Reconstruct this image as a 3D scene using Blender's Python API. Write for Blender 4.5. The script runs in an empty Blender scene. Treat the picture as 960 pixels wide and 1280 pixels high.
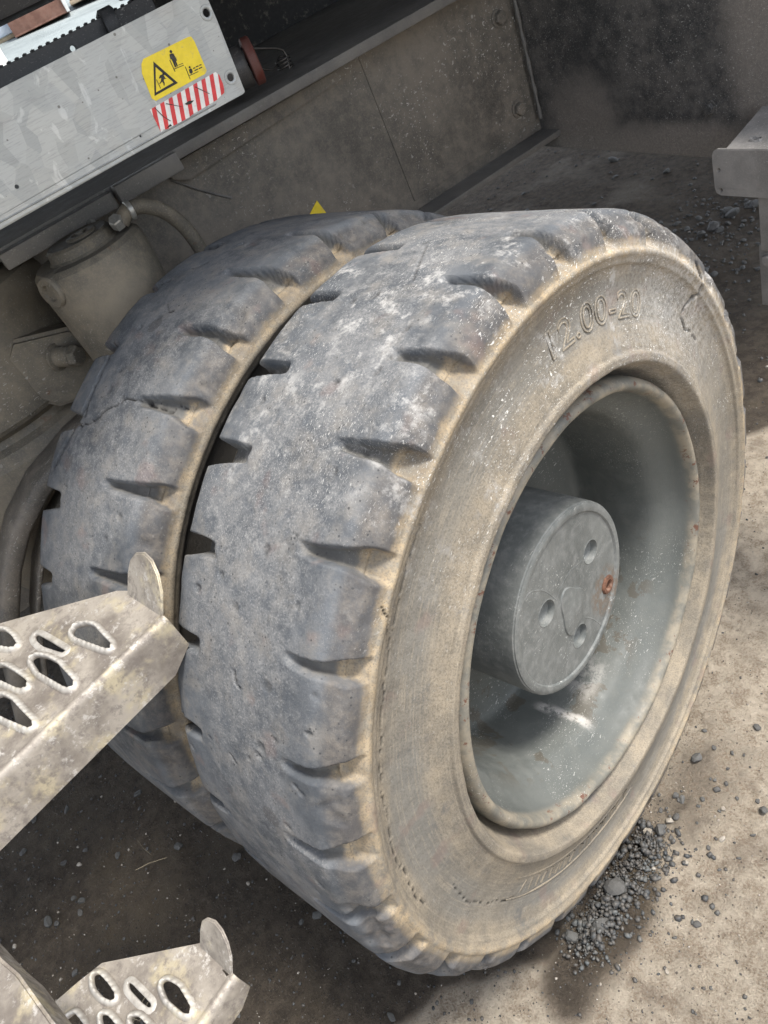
import bpy, bmesh, math, random
import numpy as np
from mathutils import Matrix, Vector
from mathutils.geometry import tessellate_polygon

# ------------------------------------------------------------------ camera, sky, sun
SC = bpy.context.scene
COL = SC.collection
cam_d = bpy.data.cameras.new("camera"); cam = bpy.data.objects.new("camera", cam_d); COL.objects.link(cam)
cam_d.sensor_fit = 'HORIZONTAL'; cam_d.sensor_width = 36; cam_d.lens = 35.04
cam_d.clip_start = .05; cam_d.clip_end = 1500
RC = ((0.7195326, 0.5944319, -0.3590593), (0.2007273, -0.6729849, -0.7118979), (-0.6648168, 0.4401614, -0.6035533))
CPOS = (0.4719, -0.5899, 1.4575)
m = Matrix.Identity(4)
for i in range(3):
    m[i][0] = RC[0][i]; m[i][1] = -RC[1][i]; m[i][2] = -RC[2][i]; m[i][3] = CPOS[i]
cam.matrix_world = m
cam_d.dof.use_dof = True; cam_d.dof.focus_distance = 1.15; cam_d.dof.aperture_fstop = 20
SC.camera = cam

SUN = Vector((.34, .20, 1.0)).normalized()          # direction towards the sun
elev = math.asin(SUN.z); azim = math.atan2(SUN.x, SUN.y)
w = bpy.data.worlds.new("World"); SC.world = w; w.use_nodes = True
nt = w.node_tree; bg = nt.nodes['Background']; sky = nt.nodes.new('ShaderNodeTexSky')
sky.sky_type = 'NISHITA'; sky.sun_disc = False; sky.sun_elevation = elev; sky.sun_rotation = azim
sky.air_density = 1.0; sky.dust_density = 2.0; sky.ozone_density = 1.0
hs = nt.nodes.new('ShaderNodeHueSaturation'); hs.inputs['Saturation'].default_value = .38      # thin milky cloud
nt.links.new(sky.outputs[0], hs.inputs['Color']); nt.links.new(hs.outputs[0], bg.inputs[0]); bg.inputs[1].default_value = .15
sl = bpy.data.lights.new("sun", 'SUN'); sl.energy = 2.3; sl.angle = math.radians(13); sl.color = (1, .95, .87)
so = bpy.data.objects.new("sun", sl); COL.objects.link(so)
so.rotation_euler = SUN.to_track_quat('Z', 'Y').to_euler()
SC.view_settings.view_transform = 'Standard'; SC.view_settings.look = 'None'
SC.view_settings.exposure = 1.42; SC.view_settings.gamma = 1
SC.render.resolution_x = 768; SC.render.resolution_y = 1024

YAW = -0.2726                                        # the wheels are steered against the chassis by this
cy_, sy_ = math.cos(YAW), math.sin(YAW)
def W(v):  # chassis frame -> world
    return (v[0]*cy_ - v[1]*sy_, v[0]*sy_ + v[1]*cy_, v[2])

# ------------------------------------------------------------------ noise
rng = np.random.RandomState(5)
_perm = rng.permutation(4096).astype(np.int64); _val = rng.rand(4096)*2-1
def _h(i, j, k): return _val[_perm[(_perm[(_perm[i & 4095] + j) & 4095] + k) & 4095]]
def vnoise(P, s):
    P = np.asarray(P)*s + 100.37
    F = np.floor(P); f = P-F; f = f*f*(3-2*f); I = F.astype(np.int64); r = 0
    for a in (0, 1):
        for b in (0, 1):
            for c in (0, 1):
                wt = (f[..., 0] if a else 1-f[..., 0])*(f[..., 1] if b else 1-f[..., 1])*(f[..., 2] if c else 1-f[..., 2])
                r = r + wt*_h(I[..., 0]+a, I[..., 1]+b, I[..., 2]+c)
    return r
def fbm(P, s, o=4, g=.5):
    r = 0; a = 1
    for i in range(o): r = r + a*vnoise(P + i*13.1, s); s *= 2.03; a *= g
    return r
def sst(a, b, x):
    t = np.clip((x-a)/(b-a), 0, 1); return t*t*(3-2*t)

# ------------------------------------------------------------------ material helpers
class M:
    def __init__(s, name, rough=.8, metal=0.0, spec=.4):
        s.m = bpy.data.materials.new(name); s.m.use_nodes = True; s.t = s.m.node_tree
        s.b = s.t.nodes['Principled BSDF']; s.b.inputs['Roughness'].default_value = rough
        s.b.inputs['Metallic'].default_value = metal; s.b.inputs['Specular IOR Level'].default_value = spec
        tc = s.t.nodes.new('ShaderNodeTexCoord'); s.co = tc.outputs['Object']; s.bumps = None
    def n(s, k, **kw):
        q = s.t.nodes.new(k)
        for a, b in kw.items(): setattr(q, a, b)
        return q
    def L(s, a, b):
        if isinstance(a, (int, float)): b.default_value = a
        elif isinstance(a, tuple): b.default_value = (a + (1,))[:4] if len(b.default_value) == 4 else a
        else: s.t.links.new(a, b)
    def scl(s, v, rot=(0, 0, 0), src=None):
        q = s.n('ShaderNodeMapping'); q.inputs['Scale'].default_value = v; q.inputs['Rotation'].default_value = rot
        s.L(src or s.co, q.inputs['Vector']); return q.outputs[0]
    def noise(s, sc, det=4, rough=.6, vec=None, dist=0):
        q = s.n('ShaderNodeTexNoise'); q.inputs['Scale'].default_value = sc; q.inputs['Detail'].default_value = det
        q.inputs['Roughness'].default_value = rough; q.inputs['Distortion'].default_value = dist
        s.L(vec or s.co, q.inputs['Vector']); return q.outputs['Fac']
    def vor(s, sc, vec=None, out='Distance', feat='F1', rnd=1):
        q = s.n('ShaderNodeTexVoronoi', feature=feat); q.inputs['Scale'].default_value = sc
        q.inputs['Randomness'].default_value = rnd
        s.L(vec or s.co, q.inputs['Vector']); return q.outputs[out]
    def rmp(s, x, a, b, ya=0.0, yb=1.0, smooth=True):
        q = s.n('ShaderNodeMapRange', interpolation_type='SMOOTHSTEP' if smooth else 'LINEAR'); s.L(x, q.inputs[0])
        for i, v in zip((1, 2, 3, 4), (a, b, ya, yb)): q.inputs[i].default_value = v
        return q.outputs[0]
    def op(s, o, a, b=0.0, c=None):
        q = s.n('ShaderNodeMath', operation=o); s.L(a, q.inputs[0]); s.L(b, q.inputs[1])
        if c is not None: s.L(c, q.inputs[2])
        return q.outputs[0]
    def mix(s, f, a, b):
        q = s.n('ShaderNodeMix', data_type='RGBA'); s.L(f, q.inputs[0]); s.L(a, q.inputs[6]); s.L(b, q.inputs[7]); return q.outputs[2]
    def attr(s, name):
        q = s.n('ShaderNodeAttribute', attribute_name=name); return q.outputs['Fac']
    def xyz(s):
        q = s.n('ShaderNodeSeparateXYZ'); s.L(s.co, q.inputs[0]); return q.outputs
    def bump(s, h, dist, st=1.0):
        q = s.n('ShaderNodeBump'); q.inputs['Distance'].default_value = dist; q.inputs['Strength'].default_value = st
        s.L(h, q.inputs['Height'])
        if s.bumps is not None: s.L(s.bumps, q.inputs['Normal'])
        s.bumps = q.outputs[0]
    def flecks(s, sc, size, stretch=(1, 1, 1), rot=(0, 0, 0), dens=.5, soft=.06, mask=None, stroke=False):
        """white lime / scratch flecks: one in some voronoi cells"""
        if stroke:
            v = s.scl((stretch[0]*sc, stretch[1]*sc*.34, stretch[2]*sc*.8), rot)
            f = s.rmp(s.noise(1.9, 1.5, .5, v, .7), .735-.09*dens, .765-.09*dens)
            return s.op('MULTIPLY', f, mask) if mask is not None else f
        v = s.scl(stretch, rot)
        d = s.vor(sc, v); c = s.vor(sc, v, out='Color')
        q = s.n('ShaderNodeSeparateColor'); s.L(c, q.inputs[0])
        on = s.op('LESS_THAN', q.outputs[0], dens)
        sz = s.op('MULTIPLY', q.outputs[1], size)
        f = s.rmp(s.op('SUBTRACT', d, sz), 0, soft, 1, 0)
        f = s.op('MULTIPLY', f, on)
        if mask is not None: f = s.op('MULTIPLY', f, mask)
        return f
    def done(s, col, rough=None):
        s.L(col, s.b.inputs['Base Color'])
        if rough is not None: s.L(rough, s.b.inputs['Roughness'])
        if s.bumps is not None: s.L(s.bumps, s.b.inputs['Normal'])
        return s.m

MAT = {}
def mk_tyre(name, lime):
    s = M(name, .82, 0, .3)
    tr = s.attr('tread'); dust_shade = s.attr('dust_shade'); pit_gap_dark = s.attr('dark')
    n1 = s.noise(9, 6, .62); n2 = s.noise(55, 6, .7); n3 = s.noise(420, 3, .7); nb = s.noise(26, 5, .65)
    rub = s.mix(s.rmp(n1, .35, .65), (.052, .058, .066), (.088, .097, .109))
    grey = s.mix(s.rmp(n2, .3, .7), (.112, .114, .117), (.160, .161, .162))
    fine = s.rmp(n3, .38, .62); cen = s.attr('cen')
    # dust on the tread: grey brown film lying in the worn, porous surface
    film = s.op('MULTIPLY', s.op('MULTIPLY', s.rmp(s.op('ADD', s.op('MULTIPLY', n2, .6), s.op('MULTIPLY', n1, .4)), .36, .58), s.rmp(cen, 0, 1, .22, 1)), s.rmp(n3, .30, .62, .55, 1))
    tcol = s.mix(film, rub, grey)
    tcol = s.mix(s.op('MULTIPLY', s.rmp(nb, .45, .72), .55), tcol, (.20, .185, .165))
    # tan clay on skirt and sidewall
    clay = s.mix(s.rmp(nb, .3, .7), (.185, .148, .102), (.41, .318, .200))
    clay = s.mix(s.rmp(n2, .35, .75), clay, (.20, .185, .155))
    wall = s.mix(s.rmp(s.noise(12, 6, .7), .35, .68), (.125, .110, .087), (.245, .204, .146))
    wall = s.mix(s.op('MULTIPLY', fine, .25), wall, (.29, .26, .22))
    rad = s.op('ADD', s.attr('rad'), s.op('MULTIPLY', s.op('SUBTRACT', n1, .5), .05))
    greyb = s.op('MULTIPLY', s.rmp(rad, .40, .43), s.rmp(rad, .487, .465)); greyb = s.op('MULTIPLY', greyb, s.rmp(s.noise(6, 4, .6), .35, .60, .35, 1))
    wall = s.mix(s.op('MULTIPLY', greyb, .75), wall, s.mix(n2, (.098, .100, .096), (.165, .162, .150)))
    side = s.mix(s.attr('skirt'), wall, clay)
    # fine streaks running round the wall where it has scrubbed
    sk = s.n('ShaderNodeCombineXYZ'); s.L(s.attr('rad'), sk.inputs[0]); s.L(s.op('MULTIPLY', n1, .02), sk.inputs[1])
    rings = s.noise(330, 3, .6, sk.outputs[0])
    side = s.mix(s.rmp(rings, .50, .66, 0, .35), side, (.30, .255, .19))
    side = s.mix(s.rmp(n3, .50, .40, 0, .45), side, (.085, .080, .070))
    # where rubber shows through the clay
    side = s.mix(s.op('MULTIPLY', s.rmp(s.noise(17, 6, .7), .56, .72), .7), side, (.085, .085, .085))
    e = s.op('ADD', tr, s.op('MULTIPLY', s.op('SUBTRACT', n2, .5), 1.2))
    e = s.op('ADD', e, s.op('MULTIPLY', s.op('SUBTRACT', n1, .5), .8))
    c = s.mix(s.rmp(e, .22, .78), side, tcol)
    groove_dark = s.rmp(s.op('ADD', dust_shade, s.op('MULTIPLY', s.op('SUBTRACT', n2, .5), .8)), .3, .75)
    c = s.mix(s.op('MULTIPLY', groove_dark, .65), c, (.105, .098, .085))  # floors greyed down so grooves read deeper, shade painted over dust
    c = s.mix(s.op('MULTIPLY', s.attr('bevel'), s.rmp(s.noise(18, 5, .7), .3, .65, .35, .9)), c, s.mix(s.rmp(n2, .4, .7), (.062, .058, .056), (.135, .118, .100)))  # sideways-facing bevel tinted darker, its shade painted into the colour
    # reddish worn patches near the shoulder
    red = s.op('MULTIPLY', s.rmp(s.noise(20, 3, .5), .60, .72), .35)
    c = s.mix(red, c, (.16, .11, .095))
    # dark round weathered patches, pores and embedded grit
    dk = s.op('MULTIPLY', s.rmp(s.vor(6.5, s.scl((1, 1, 1), (.3, .2, .5))), .085, .10, 1, 0), tr)
    c = s.mix(s.op('MULTIPLY', dk, .55), c, (.07, .066, .065))
    tc_ = s.op('MULTIPLY', tr, cen)
    c = s.mix(s.op('MULTIPLY', s.rmp(n3, .54, .68), s.op('MULTIPLY', tc_, .45)), c, (.30, .30, .30))
    c = s.mix(s.op('MULTIPLY', s.rmp(n3, .42, .34), s.op('MULTIPLY', tc_, .6)), c, (.045, .047, .052))
    bl = s.op('MULTIPLY', s.rmp(s.noise(13, 6, .75, None, .6), .56, .80), s.op('MULTIPLY', tr, .25)); c = s.mix(bl, c, (.036, .041, .050))
    pore = s.flecks(210, .28, (1, 1, 1), dens=.35, mask=s.rmp(nb, .42, .6))
    c = s.mix(s.op('MULTIPLY', pore, s.op('MULTIPLY', tr, .75)), c, (.022, .024, .028))
    # lime flecks: short strokes, denser towards the upper far side
    x, y, z = s.xyz()
    up = s.rmp(s.op('ADD', z, s.op('MULTIPLY', y, .5)), .60, 1.15)
    lm = s.op('MULTIPLY', s.op('ADD', s.op('MULTIPLY', up, lime*.9), .08), s.rmp(s.noise(11, 4, .6), .38, .62))
    f1 = s.flecks(300, .26, (1.6, 1, .55), (.4, .9, .3), dens=.75, stroke=True)
    f2 = s.flecks(560, .30, (1, .6, 1.2), (1.1, .2, .7), dens=.75, stroke=True)
    f3 = s.flecks(120, .10, (1.5, 1, .5), (.9, 1.1, .5), dens=.3, stroke=True)
    fl = s.op('MULTIPLY', s.op('MAXIMUM', f1, f2), s.op('MULTIPLY', lm, s.rmp(tr, 0, 1, 1.6, 1)))
    c = s.mix(s.op('MULTIPLY', fl, .85), c, (.62, .61, .58))
    cake = s.op('MULTIPLY', s.op('MULTIPLY', s.rmp(s.noise(34, 6, .8), .50, .66), s.rmp(s.noise(7, 3), .42, .58)), s.op('MULTIPLY', up, lime))
    wl = s.op('MULTIPLY', s.op('MULTIPLY', s.rmp(s.op('ADD', y, s.op('MULTIPLY', s.noise(8, 5, .7), .35)), .22, .62), s.rmp(z, .55, .95)), s.op('MULTIPLY', s.rmp(tr, .6, 0), lime))
    cake = s.op('MAXIMUM', cake, s.op('MULTIPLY', wl, s.rmp(s.noise(160, 5, .85), .40, .58)))
    c = s.mix(s.op('MULTIPLY', cake, .62), c, (.46, .45, .43))
    c = s.mix(pit_gap_dark, c, (.018, .017, .016))
    rg = s.rmp(n3, .3, .7, .62, .92)
    s.bump(n3, .0008, .5); s.bump(n2, .0016, .35); s.bump(pore, .0012, -.7); s.bump(fl, .0008, .7); s.bump(s.noise(140, 4, .7), .0012, .4)
    return s.done(c, rg)
MAT['tyre'] = mk_tyre('tyre_rubber', 1.0)
MAT['tyre_in'] = mk_tyre('tyre_rubber_inner', .12)

def mk_paint(name, c0, c1, dust_c=(.26, .235, .20), dust_shade=.4, fl=.35, rough=.62, metal=0.0, rust=.25, stretch=(1, 1, 1), fsc=110, fsz=.2, patches=None):
    s = M(name, rough, metal, .45)
    n1 = s.noise(4.5, 5, .6); n2 = s.noise(38, 6, .72); n3 = s.noise(330, 3, .7)
    c = s.mix(s.rmp(n1, .35, .65), c0, c1)
    d = s.op('MULTIPLY', s.rmp(s.op('ADD', n2, s.op('MULTIPLY', n1, .6)), .65, 1.02), dust_shade)
    c = s.mix(d, c, dust_c)
    c = s.mix(s.op('MULTIPLY', s.rmp(n3, .45, .7), dust_shade*.6), c, dust_c)
    r = s.op('MULTIPLY', s.rmp(s.noise(16, 6, .75), .64, .72), rust)
    c = s.mix(r, c, (.11, .052, .028))
    f = s.op('MAXIMUM', s.flecks(fsc*1.3, fsz, stretch, (.3, .5, .2), dens=.55, stroke=True), s.flecks(fsc*3, fsz, stretch, (.9, .2, .6), dens=.75, stroke=True))
    f = s.op('MULTIPLY', f, s.op('MULTIPLY', s.rmp(s.noise(5, 4, .6), .40, .66, .04, .75), fl))
    if patches:
        x, y, z = s.xyz(); pm = None
        for (px, pz, rx, rz) in patches:
            a = s.op('DIVIDE', s.op('SUBTRACT', x, px), rx); b = s.op('DIVIDE', s.op('SUBTRACT', z, pz), rz)
            q = s.op('ADD', s.op('MULTIPLY', a, a), s.op('MULTIPLY', b, b)); q = s.op('ADD', q, s.op('MULTIPLY', s.op('SUBTRACT', s.noise(9, 5, .65), .5), 1.6))
            m_ = s.rmp(q, .15, 1.1, 1, 0); pm = m_ if pm is None else s.op('MAXIMUM', pm, m_)
        c = s.mix(s.op('MULTIPLY', pm, s.rmp(s.noise(200, 5, .8), .30, .70, .55, 1)), c, (.25, .222, .195))
        c = s.mix(s.op('MULTIPLY', s.op('MULTIPLY', pm, .5), s.flecks(420, .2, dens=.9, stroke=True)), c, (.55, .52, .48))
    c = s.mix(f, c, (.62, .60, .56))
    s.bump(n2, .0015, .35); s.bump(n3, .0006, .35); s.bump(f, .0005, .6)
    rg = s.rmp(n2, .3, .75, rough-.14, min(1, rough+.2))
    return s.done(c, rg)
MAT['frame'] = mk_paint('dusty_frame_paint', (.070, .065, .057), (.118, .108, .093), (.22, .19, .155), .6, .75, .6, stretch=(1, .8, .45), fsc=125, fsz=.22, rust=.12)
MAT['cross'] = mk_paint('dusty_cross_plate_paint', (.040, .041, .042), (.066, .065, .063), (.22, .20, .18), .45, .55, .6, stretch=(.6, 1, 1), fsc=120, fsz=.2, rust=.1, patches=((-.80, .86, .13, .15), (-.70, .82, .25, .07), (-.33, 1.02, .10, .22), (-.50, .83, .2, .06)))
MAT['dark'] = mk_paint('dark_greasy_steel', (.018, .019, .021), (.035, .035, .037), (.10, .09, .08), .35, .15, .55, rust=.15)
MAT['axle'] = mk_paint('muddy_axle_paint', (.072, .066, .054), (.150, .130, .098), (.21, .178, .132), .55, .35, .7, rust=.8, fsc=90, fsz=.14)
MAT['flange'] = mk_paint('worn_flange_paint', (.085, .083, .080), (.130, .126, .118), (.20, .185, .165), .4, .2, .6)
MAT['footstep'] = mk_paint('lime_spattered_step_paint', (.17, .165, .158), (.25, .24, .23), (.36, .34, .32), .5, .9, .7, stretch=(.8, 1, 1), fsc=170, fsz=.26)
MAT['rubber'] = mk_paint('black_rubber', (.016, .017, .019), (.030, .032, .035), (.08, .08, .08), .4, .25, .6, rust=0)
MAT['red'] = mk_paint('dull_red_paint', (.07, .016, .012), (.13, .030, .022), (.14, .10, .09), .4, .1, .55)
MAT['white'] = mk_paint('white_barrier_paint', (.68, .67, .64), (.78, .77, .74), (.5, .48, .44), .3, 0, .6, rust=0)
MAT['brown'] = mk_paint('brown_container_steel', (.13, .055, .035), (.19, .08, .05), (.25, .2, .17), .3, .1, .7)
MAT['blue'] = mk_paint('pale_blue_sheet', (.42, .50, .60), (.55, .62, .70), (.6, .62, .63), .3, 0, .7, rust=0)
MAT['wood'] = mk_paint('weathered_timber', (.28, .22, .14), (.42, .34, .23), (.5, .44, .34), .4, 0, .8, rust=0)
MAT['pink'] = mk_paint('faded_pink_drum', (.60, .22, .20), (.70, .32, .28), (.6, .5, .45), .3, 0, .6, rust=0)

def mk_rim():
    s = M('grey_rim_paint', .5, 0, .5)
    x, y, z = s.xyz()
    n1 = s.noise(6, 5, .6); n2 = s.noise(45, 6, .7); n3 = s.noise(300, 3, .7)
    lip = s.attr('lip')
    c = s.mix(s.rmp(n1, .30, .70), (.066, .072, .067), (.090, .096, .090))
    c = s.mix(s.op('MULTIPLY', s.rmp(n2, .40, .80), .22), c, (.18, .178, .160))
    # tan clay settled on the rounded lip
    c = s.mix(s.op('MULTIPLY', lip, s.rmp(s.noise(20, 5, .7), .38, .66, .20, .85)), c, (.25, .215, .16))
    c = s.mix(s.op('MULTIPLY', lip, s.rmp(s.noise(38, 5, .8), .585, .63)), c, (.10, .045, .028))
    # wet brown stains in the lower part of the barrel
    low = s.rmp(z, .50, .32)
    st = s.op('MULTIPLY', s.rmp(s.noise(15, 6, .62, dist=.3), .545, .565), s.op('MULTIPLY', low, s.attr('barrel')))
    c = s.mix(s.op('MULTIPLY', st, .8), c, (.066, .058, .044))
    # lime powder that has run down and dried below the hub
    pw = s.op('MULTIPLY', s.attr('powder'), s.rmp(s.noise(60, 6, .8), .36, .56))
    c = s.mix(s.op('MULTIPLY', pw, .75), c, (.45, .43, .40))
    f = s.op('MAXIMUM', s.flecks(170, .20, (1, .6, 1.3), (.3, .5, .2), dens=.55, stroke=True), s.flecks(360, .26, (1.4, 1, .6), (.9, .2, .6), dens=.7, stroke=True))
    f = s.op('MULTIPLY', f, s.rmp(s.noise(7, 4, .6), .44, .66, .02, .55))
    c = s.mix(f, c, (.55, .54, .51))
    s.bump(n2, .002, .35); s.bump(n3, .0006, .4); s.bump(f, .0006, .6)
    rg = s.rmp(n2, .3, .7, .50, .75)
    rg = s.op('MAXIMUM', s.op('MULTIPLY', pw, .9), rg)
    return s.done(c, rg)
MAT['rim'] = mk_rim()
def mk_hub():
    s = M('grey_hub_paint', .55, 0, .45)
    n1 = s.noise(7, 5, .6); n2 = s.noise(60, 6, .7); n3 = s.noise(350, 3, .7)
    c = s.mix(s.rmp(n1, .35, .65), (.082, .089, .087), (.120, .127, .123))
    c = s.mix(s.op('MULTIPLY', s.rmp(n2, .4, .75), .5), c, (.235, .235, .225))
    x, y, z = s.xyz()
    # rust streaked ring round the plug
    dy = s.op('SUBTRACT', y, .085); dz = s.op('SUBTRACT', z, .485)
    rr = s.op('SQRT', s.op('ADD', s.op('MULTIPLY', dy, dy), s.op('MULTIPLY', dz, dz)))
    m_ = s.op('MULTIPLY', s.rmp(s.op('ADD', rr, s.op('MULTIPLY', n2, .03)), .048, .066, 1, 0), s.rmp(s.noise(90, 4, .7), .40, .58))
    c = s.mix(s.op('MULTIPLY', m_, .8), c, (.115, .088, .066))
    f = s.op('MAXIMUM', s.flecks(170, .20, (1, .6, 1.3), (.3, .5, .2), dens=.55, stroke=True), s.flecks(360, .26, (1.4, 1, .6), (.9, .2, .6), dens=.7, stroke=True))
    f = s.op('MULTIPLY', f, s.rmp(s.noise(12, 4, .6), .46, .68, .03, .6))
    c = s.mix(f, c, (.52, .52, .50))
    s.bump(n2, .0012, .4); s.bump(n3, .0006, .5)
    return s.done(c, s.rmp(n2, .3, .7, .42, .66))
MAT['hub'] = mk_hub()
def mk_galv():
    s = M('galvanised_sheet', .45, .35, .5)
    sp = s.vor(42, s.scl((1, 1.1, .75), (.35, 0, 0)), out='Color'); q = s.n('ShaderNodeSeparateColor'); s.L(sp, q.inputs[0])
    n2 = s.noise(60, 6, .7); n3 = s.noise(330, 3, .7, s.scl((1, .16, 1.9), (.5, 0, 0)))
    c = s.mix(s.rmp(q.outputs[0], 0, 1), (.325, .34, .335), (.385, .40, .395))
    c = s.mix(s.rmp(n3, .48, .66, 0, .32), c, (.19, .195, .195))
    pale = s.op('MULTIPLY', s.rmp(s.noise(24, 5, .6, s.scl((1, 1.4, .8), (.8, 0, 0)), 1.2), .60, .66), .40)
    c = s.mix(pale, c, (.62, .64, .63))
    c = s.mix(s.rmp(s.noise(7, 4, .6), .55, .75, 0, .4), c, (.22, .20, .17))
    c = s.mix(s.op('MULTIPLY', s.flecks(80, .12, (1, 1, 1), dens=.1), .7), c, (.07, .06, .05))
    s.bump(n2, .0008, .3)
    return s.done(c, s.rmp(q.outputs[1], 0, 1, .36, .55))
MAT['galv'] = mk_galv()
def mk_stepm():
    s = M('zinc_coated_step_metal', .5, .25, .5)
    n1 = s.noise(14, 6, .65); n2 = s.noise(70, 6, .72)
    c = s.mix(s.rmp(n1, .32, .66), (.14, .122, .105), (.32, .290, .25))
    c = s.mix(s.rmp(s.noise(22, 5, .6), .52, .68, 0, .8), c, (.40, .35, .24))
    x, y, z = s.xyz(); g = s.n('ShaderNodeNewGeometry'); sp = s.n('ShaderNodeSeparateXYZ'); s.L(g.outputs['True Normal'], sp.inputs[0])
    c = s.mix(s.rmp(n2, .48, .66, 0, .75), c, (.13, .112, .100))
    c = s.mix(s.rmp(s.noise(40, 6, .8), .54, .64, 0, .7), c, (.48, .46, .43))
    c = s.mix(s.op('MULTIPLY', s.attr('edge'), s.rmp(n2, .3, .6, .3, .8)), c, (.43, .415, .385))
    s.bump(n2, .0015, .4); s.bump(n1, .003, .3)
    return s.done(c, s.rmp(n2, .3, .7, .45, .75))
MAT['step'] = mk_stepm()
def flat(name, col, rough=.5, metal=0.0, var=.25, dirt=.45):
    s = M(name, rough, metal)
    n = s.noise(90, 5, .7); d = tuple(v*(1-var) for v in col)
    c = s.mix(s.rmp(n, .35, .65), d, col); s.bump(n, .0004, .3)
    c = s.mix(s.rmp(s.noise(45, 6, .8), .54, .70, 0, dirt), c, (.20, .18, .15))
    return s.done(c)
MAT['yellow'] = flat('yellow_label', (.78, .60, .03), .38, var=.12)
MAT['ink'] = flat('black_ink', (.018, .018, .016), .5)
MAT['tred'] = flat('red_reflective_tape', (.62, .045, .05), .35, var=.2)
MAT['twhite'] = flat('white_reflective_tape', (.74, .73, .70), .35, var=.15)
MAT['rust'] = flat('rusty_iron', (.15, .070, .042), .85, var=.55)
MAT['zinc'] = flat('bare_fitting_metal', (.36, .36, .34), .4, .6)
MAT['wire'] = flat('dark_spring_wire', (.07, .068, .065), .4, .6)
MAT['straw'] = flat('dry_straw', (.36, .30, .20), .9)
MAT['void'] = flat('void_shade_black', (.020, .021, .023), .8)  # near-black colour standing in for deep shade under the machine
def mk_stone(name, a, b):
    s = M(name, .6, 0, .5)
    oi = s.n('ShaderNodeObjectInfo')
    c = s.mix(s.op('FRACT', s.op('ADD', oi.outputs['Random'], s.op('MULTIPLY', s.noise(26, 3, .6), 2.0))), a, b)
    c = s.mix(s.rmp(s.noise(110, 5, .75), .36, .62, 0, .6), c, (.095, .080, .064))
    s.bump(s.noise(240, 4, .7), .001, .6)
    return s.done(c)
MAT['slate'] = mk_stone('blue_grey_stone', (.018, .021, .024), (.062, .069, .071))
MAT['pale'] = mk_stone('pale_stone', (.22, .19, .15), (.42, .39, .34))

def mk_ground():
    s = M('muddy_sand_ground', .8, 0, .4)
    wet = s.attr('wet')  # wet mud mask that also carries painted ground shade
    n1 = s.noise(3.2, 6, .62); n2 = s.noise(30, 7, .72); n3 = s.noise(240, 4, .75); n4 = s.noise(700, 2, .7)
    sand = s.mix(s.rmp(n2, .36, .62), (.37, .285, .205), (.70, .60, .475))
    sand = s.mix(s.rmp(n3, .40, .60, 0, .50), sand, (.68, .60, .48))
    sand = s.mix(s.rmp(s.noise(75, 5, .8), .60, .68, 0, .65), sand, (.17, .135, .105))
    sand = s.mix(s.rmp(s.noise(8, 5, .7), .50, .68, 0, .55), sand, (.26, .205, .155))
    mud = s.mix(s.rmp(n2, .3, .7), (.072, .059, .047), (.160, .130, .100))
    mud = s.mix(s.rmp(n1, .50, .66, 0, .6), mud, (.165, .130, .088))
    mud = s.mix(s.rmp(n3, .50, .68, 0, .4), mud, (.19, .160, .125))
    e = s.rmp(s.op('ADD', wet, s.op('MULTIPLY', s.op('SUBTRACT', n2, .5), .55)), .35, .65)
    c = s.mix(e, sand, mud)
    grit = s.flecks(150, .30, dens=.30, mask=s.rmp(s.noise(14, 4, .6), .40, .58))
    c = s.mix(s.op('MULTIPLY', grit, .8), c, (.040, .038, .036))
    g2 = s.flecks(230, .26, (1, 1, 1), (.4, .3, .8), dens=.16)
    c = s.mix(s.op('MULTIPLY', g2, .7), c, (.36, .34, .30))
    # pale, snow-dusted concrete of the yard in the distance
    x, y, z = s.xyz()
    far = s.rmp(s.op('MULTIPLY', x, -1), 4.5, 7); s.L(s.op('MULTIPLY', s.rmp(far, 0, 1, .4, 0), s.rmp(e, 0, 1, 1, .4)), s.b.inputs['Specular IOR Level'])
    c = s.mix(far, c, s.mix(s.rmp(s.noise(.4, 5, .6), .4, .6), (.19, .215, .22), (.25, .28, .285)))
    s.bump(n2, .024, .7); s.bump(n3, .006, 1.0); s.bump(n4, .0012, .6); s.bump(grit, .002, .7)
    rg = s.op('SUBTRACT', s.rmp(n3, .3, .7, .70, .95), s.op('MULTIPLY', s.op('MULTIPLY', e, s.op('SUBTRACT', 1, far)), s.rmp(n1, .45, .65, .0, .22)))
    return s.done(c, rg)
MAT['ground'] = mk_ground()

# ------------------------------------------------------------------ object helpers
def tag(o, label=None, cat=None, group=None, kind=None):
    for k, v in (('label', label), ('category', cat), ('group', group), ('kind', kind)):
        if v: o[k] = v
    return o
def link(name, me, mat=None, parent=None, smooth=False, rotz=None):
    o = bpy.data.objects.new(name, me); COL.objects.link(o)
    if mat:
        for mm in (mat if isinstance(mat, (list, tuple)) else [mat]): me.materials.append(MAT[mm])
    if parent: o.parent = parent
    if rotz is not None: o.rotation_euler.z = rotz
    if smooth: me.polygons.foreach_set('use_smooth', [True]*len(me.polygons))
    return o
def from_bm(name, bm, mat=None, parent=None, smooth=False, rotz=None):
    me = bpy.data.meshes.new(name); bm.to_mesh(me); bm.free()
    return link(name, me, mat, parent, smooth, rotz)
def auto(o, ang=35):
    me = o.data; me.polygons.foreach_set('use_smooth', [True]*len(me.polygons))
    bm = bmesh.new(); bm.from_mesh(me); a = math.radians(ang)
    for e in bm.edges:
        if len(e.link_faces) == 2 and e.calc_face_angle(0) > a: e.smooth = False
    bm.to_mesh(me); bm.free(); return o
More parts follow.
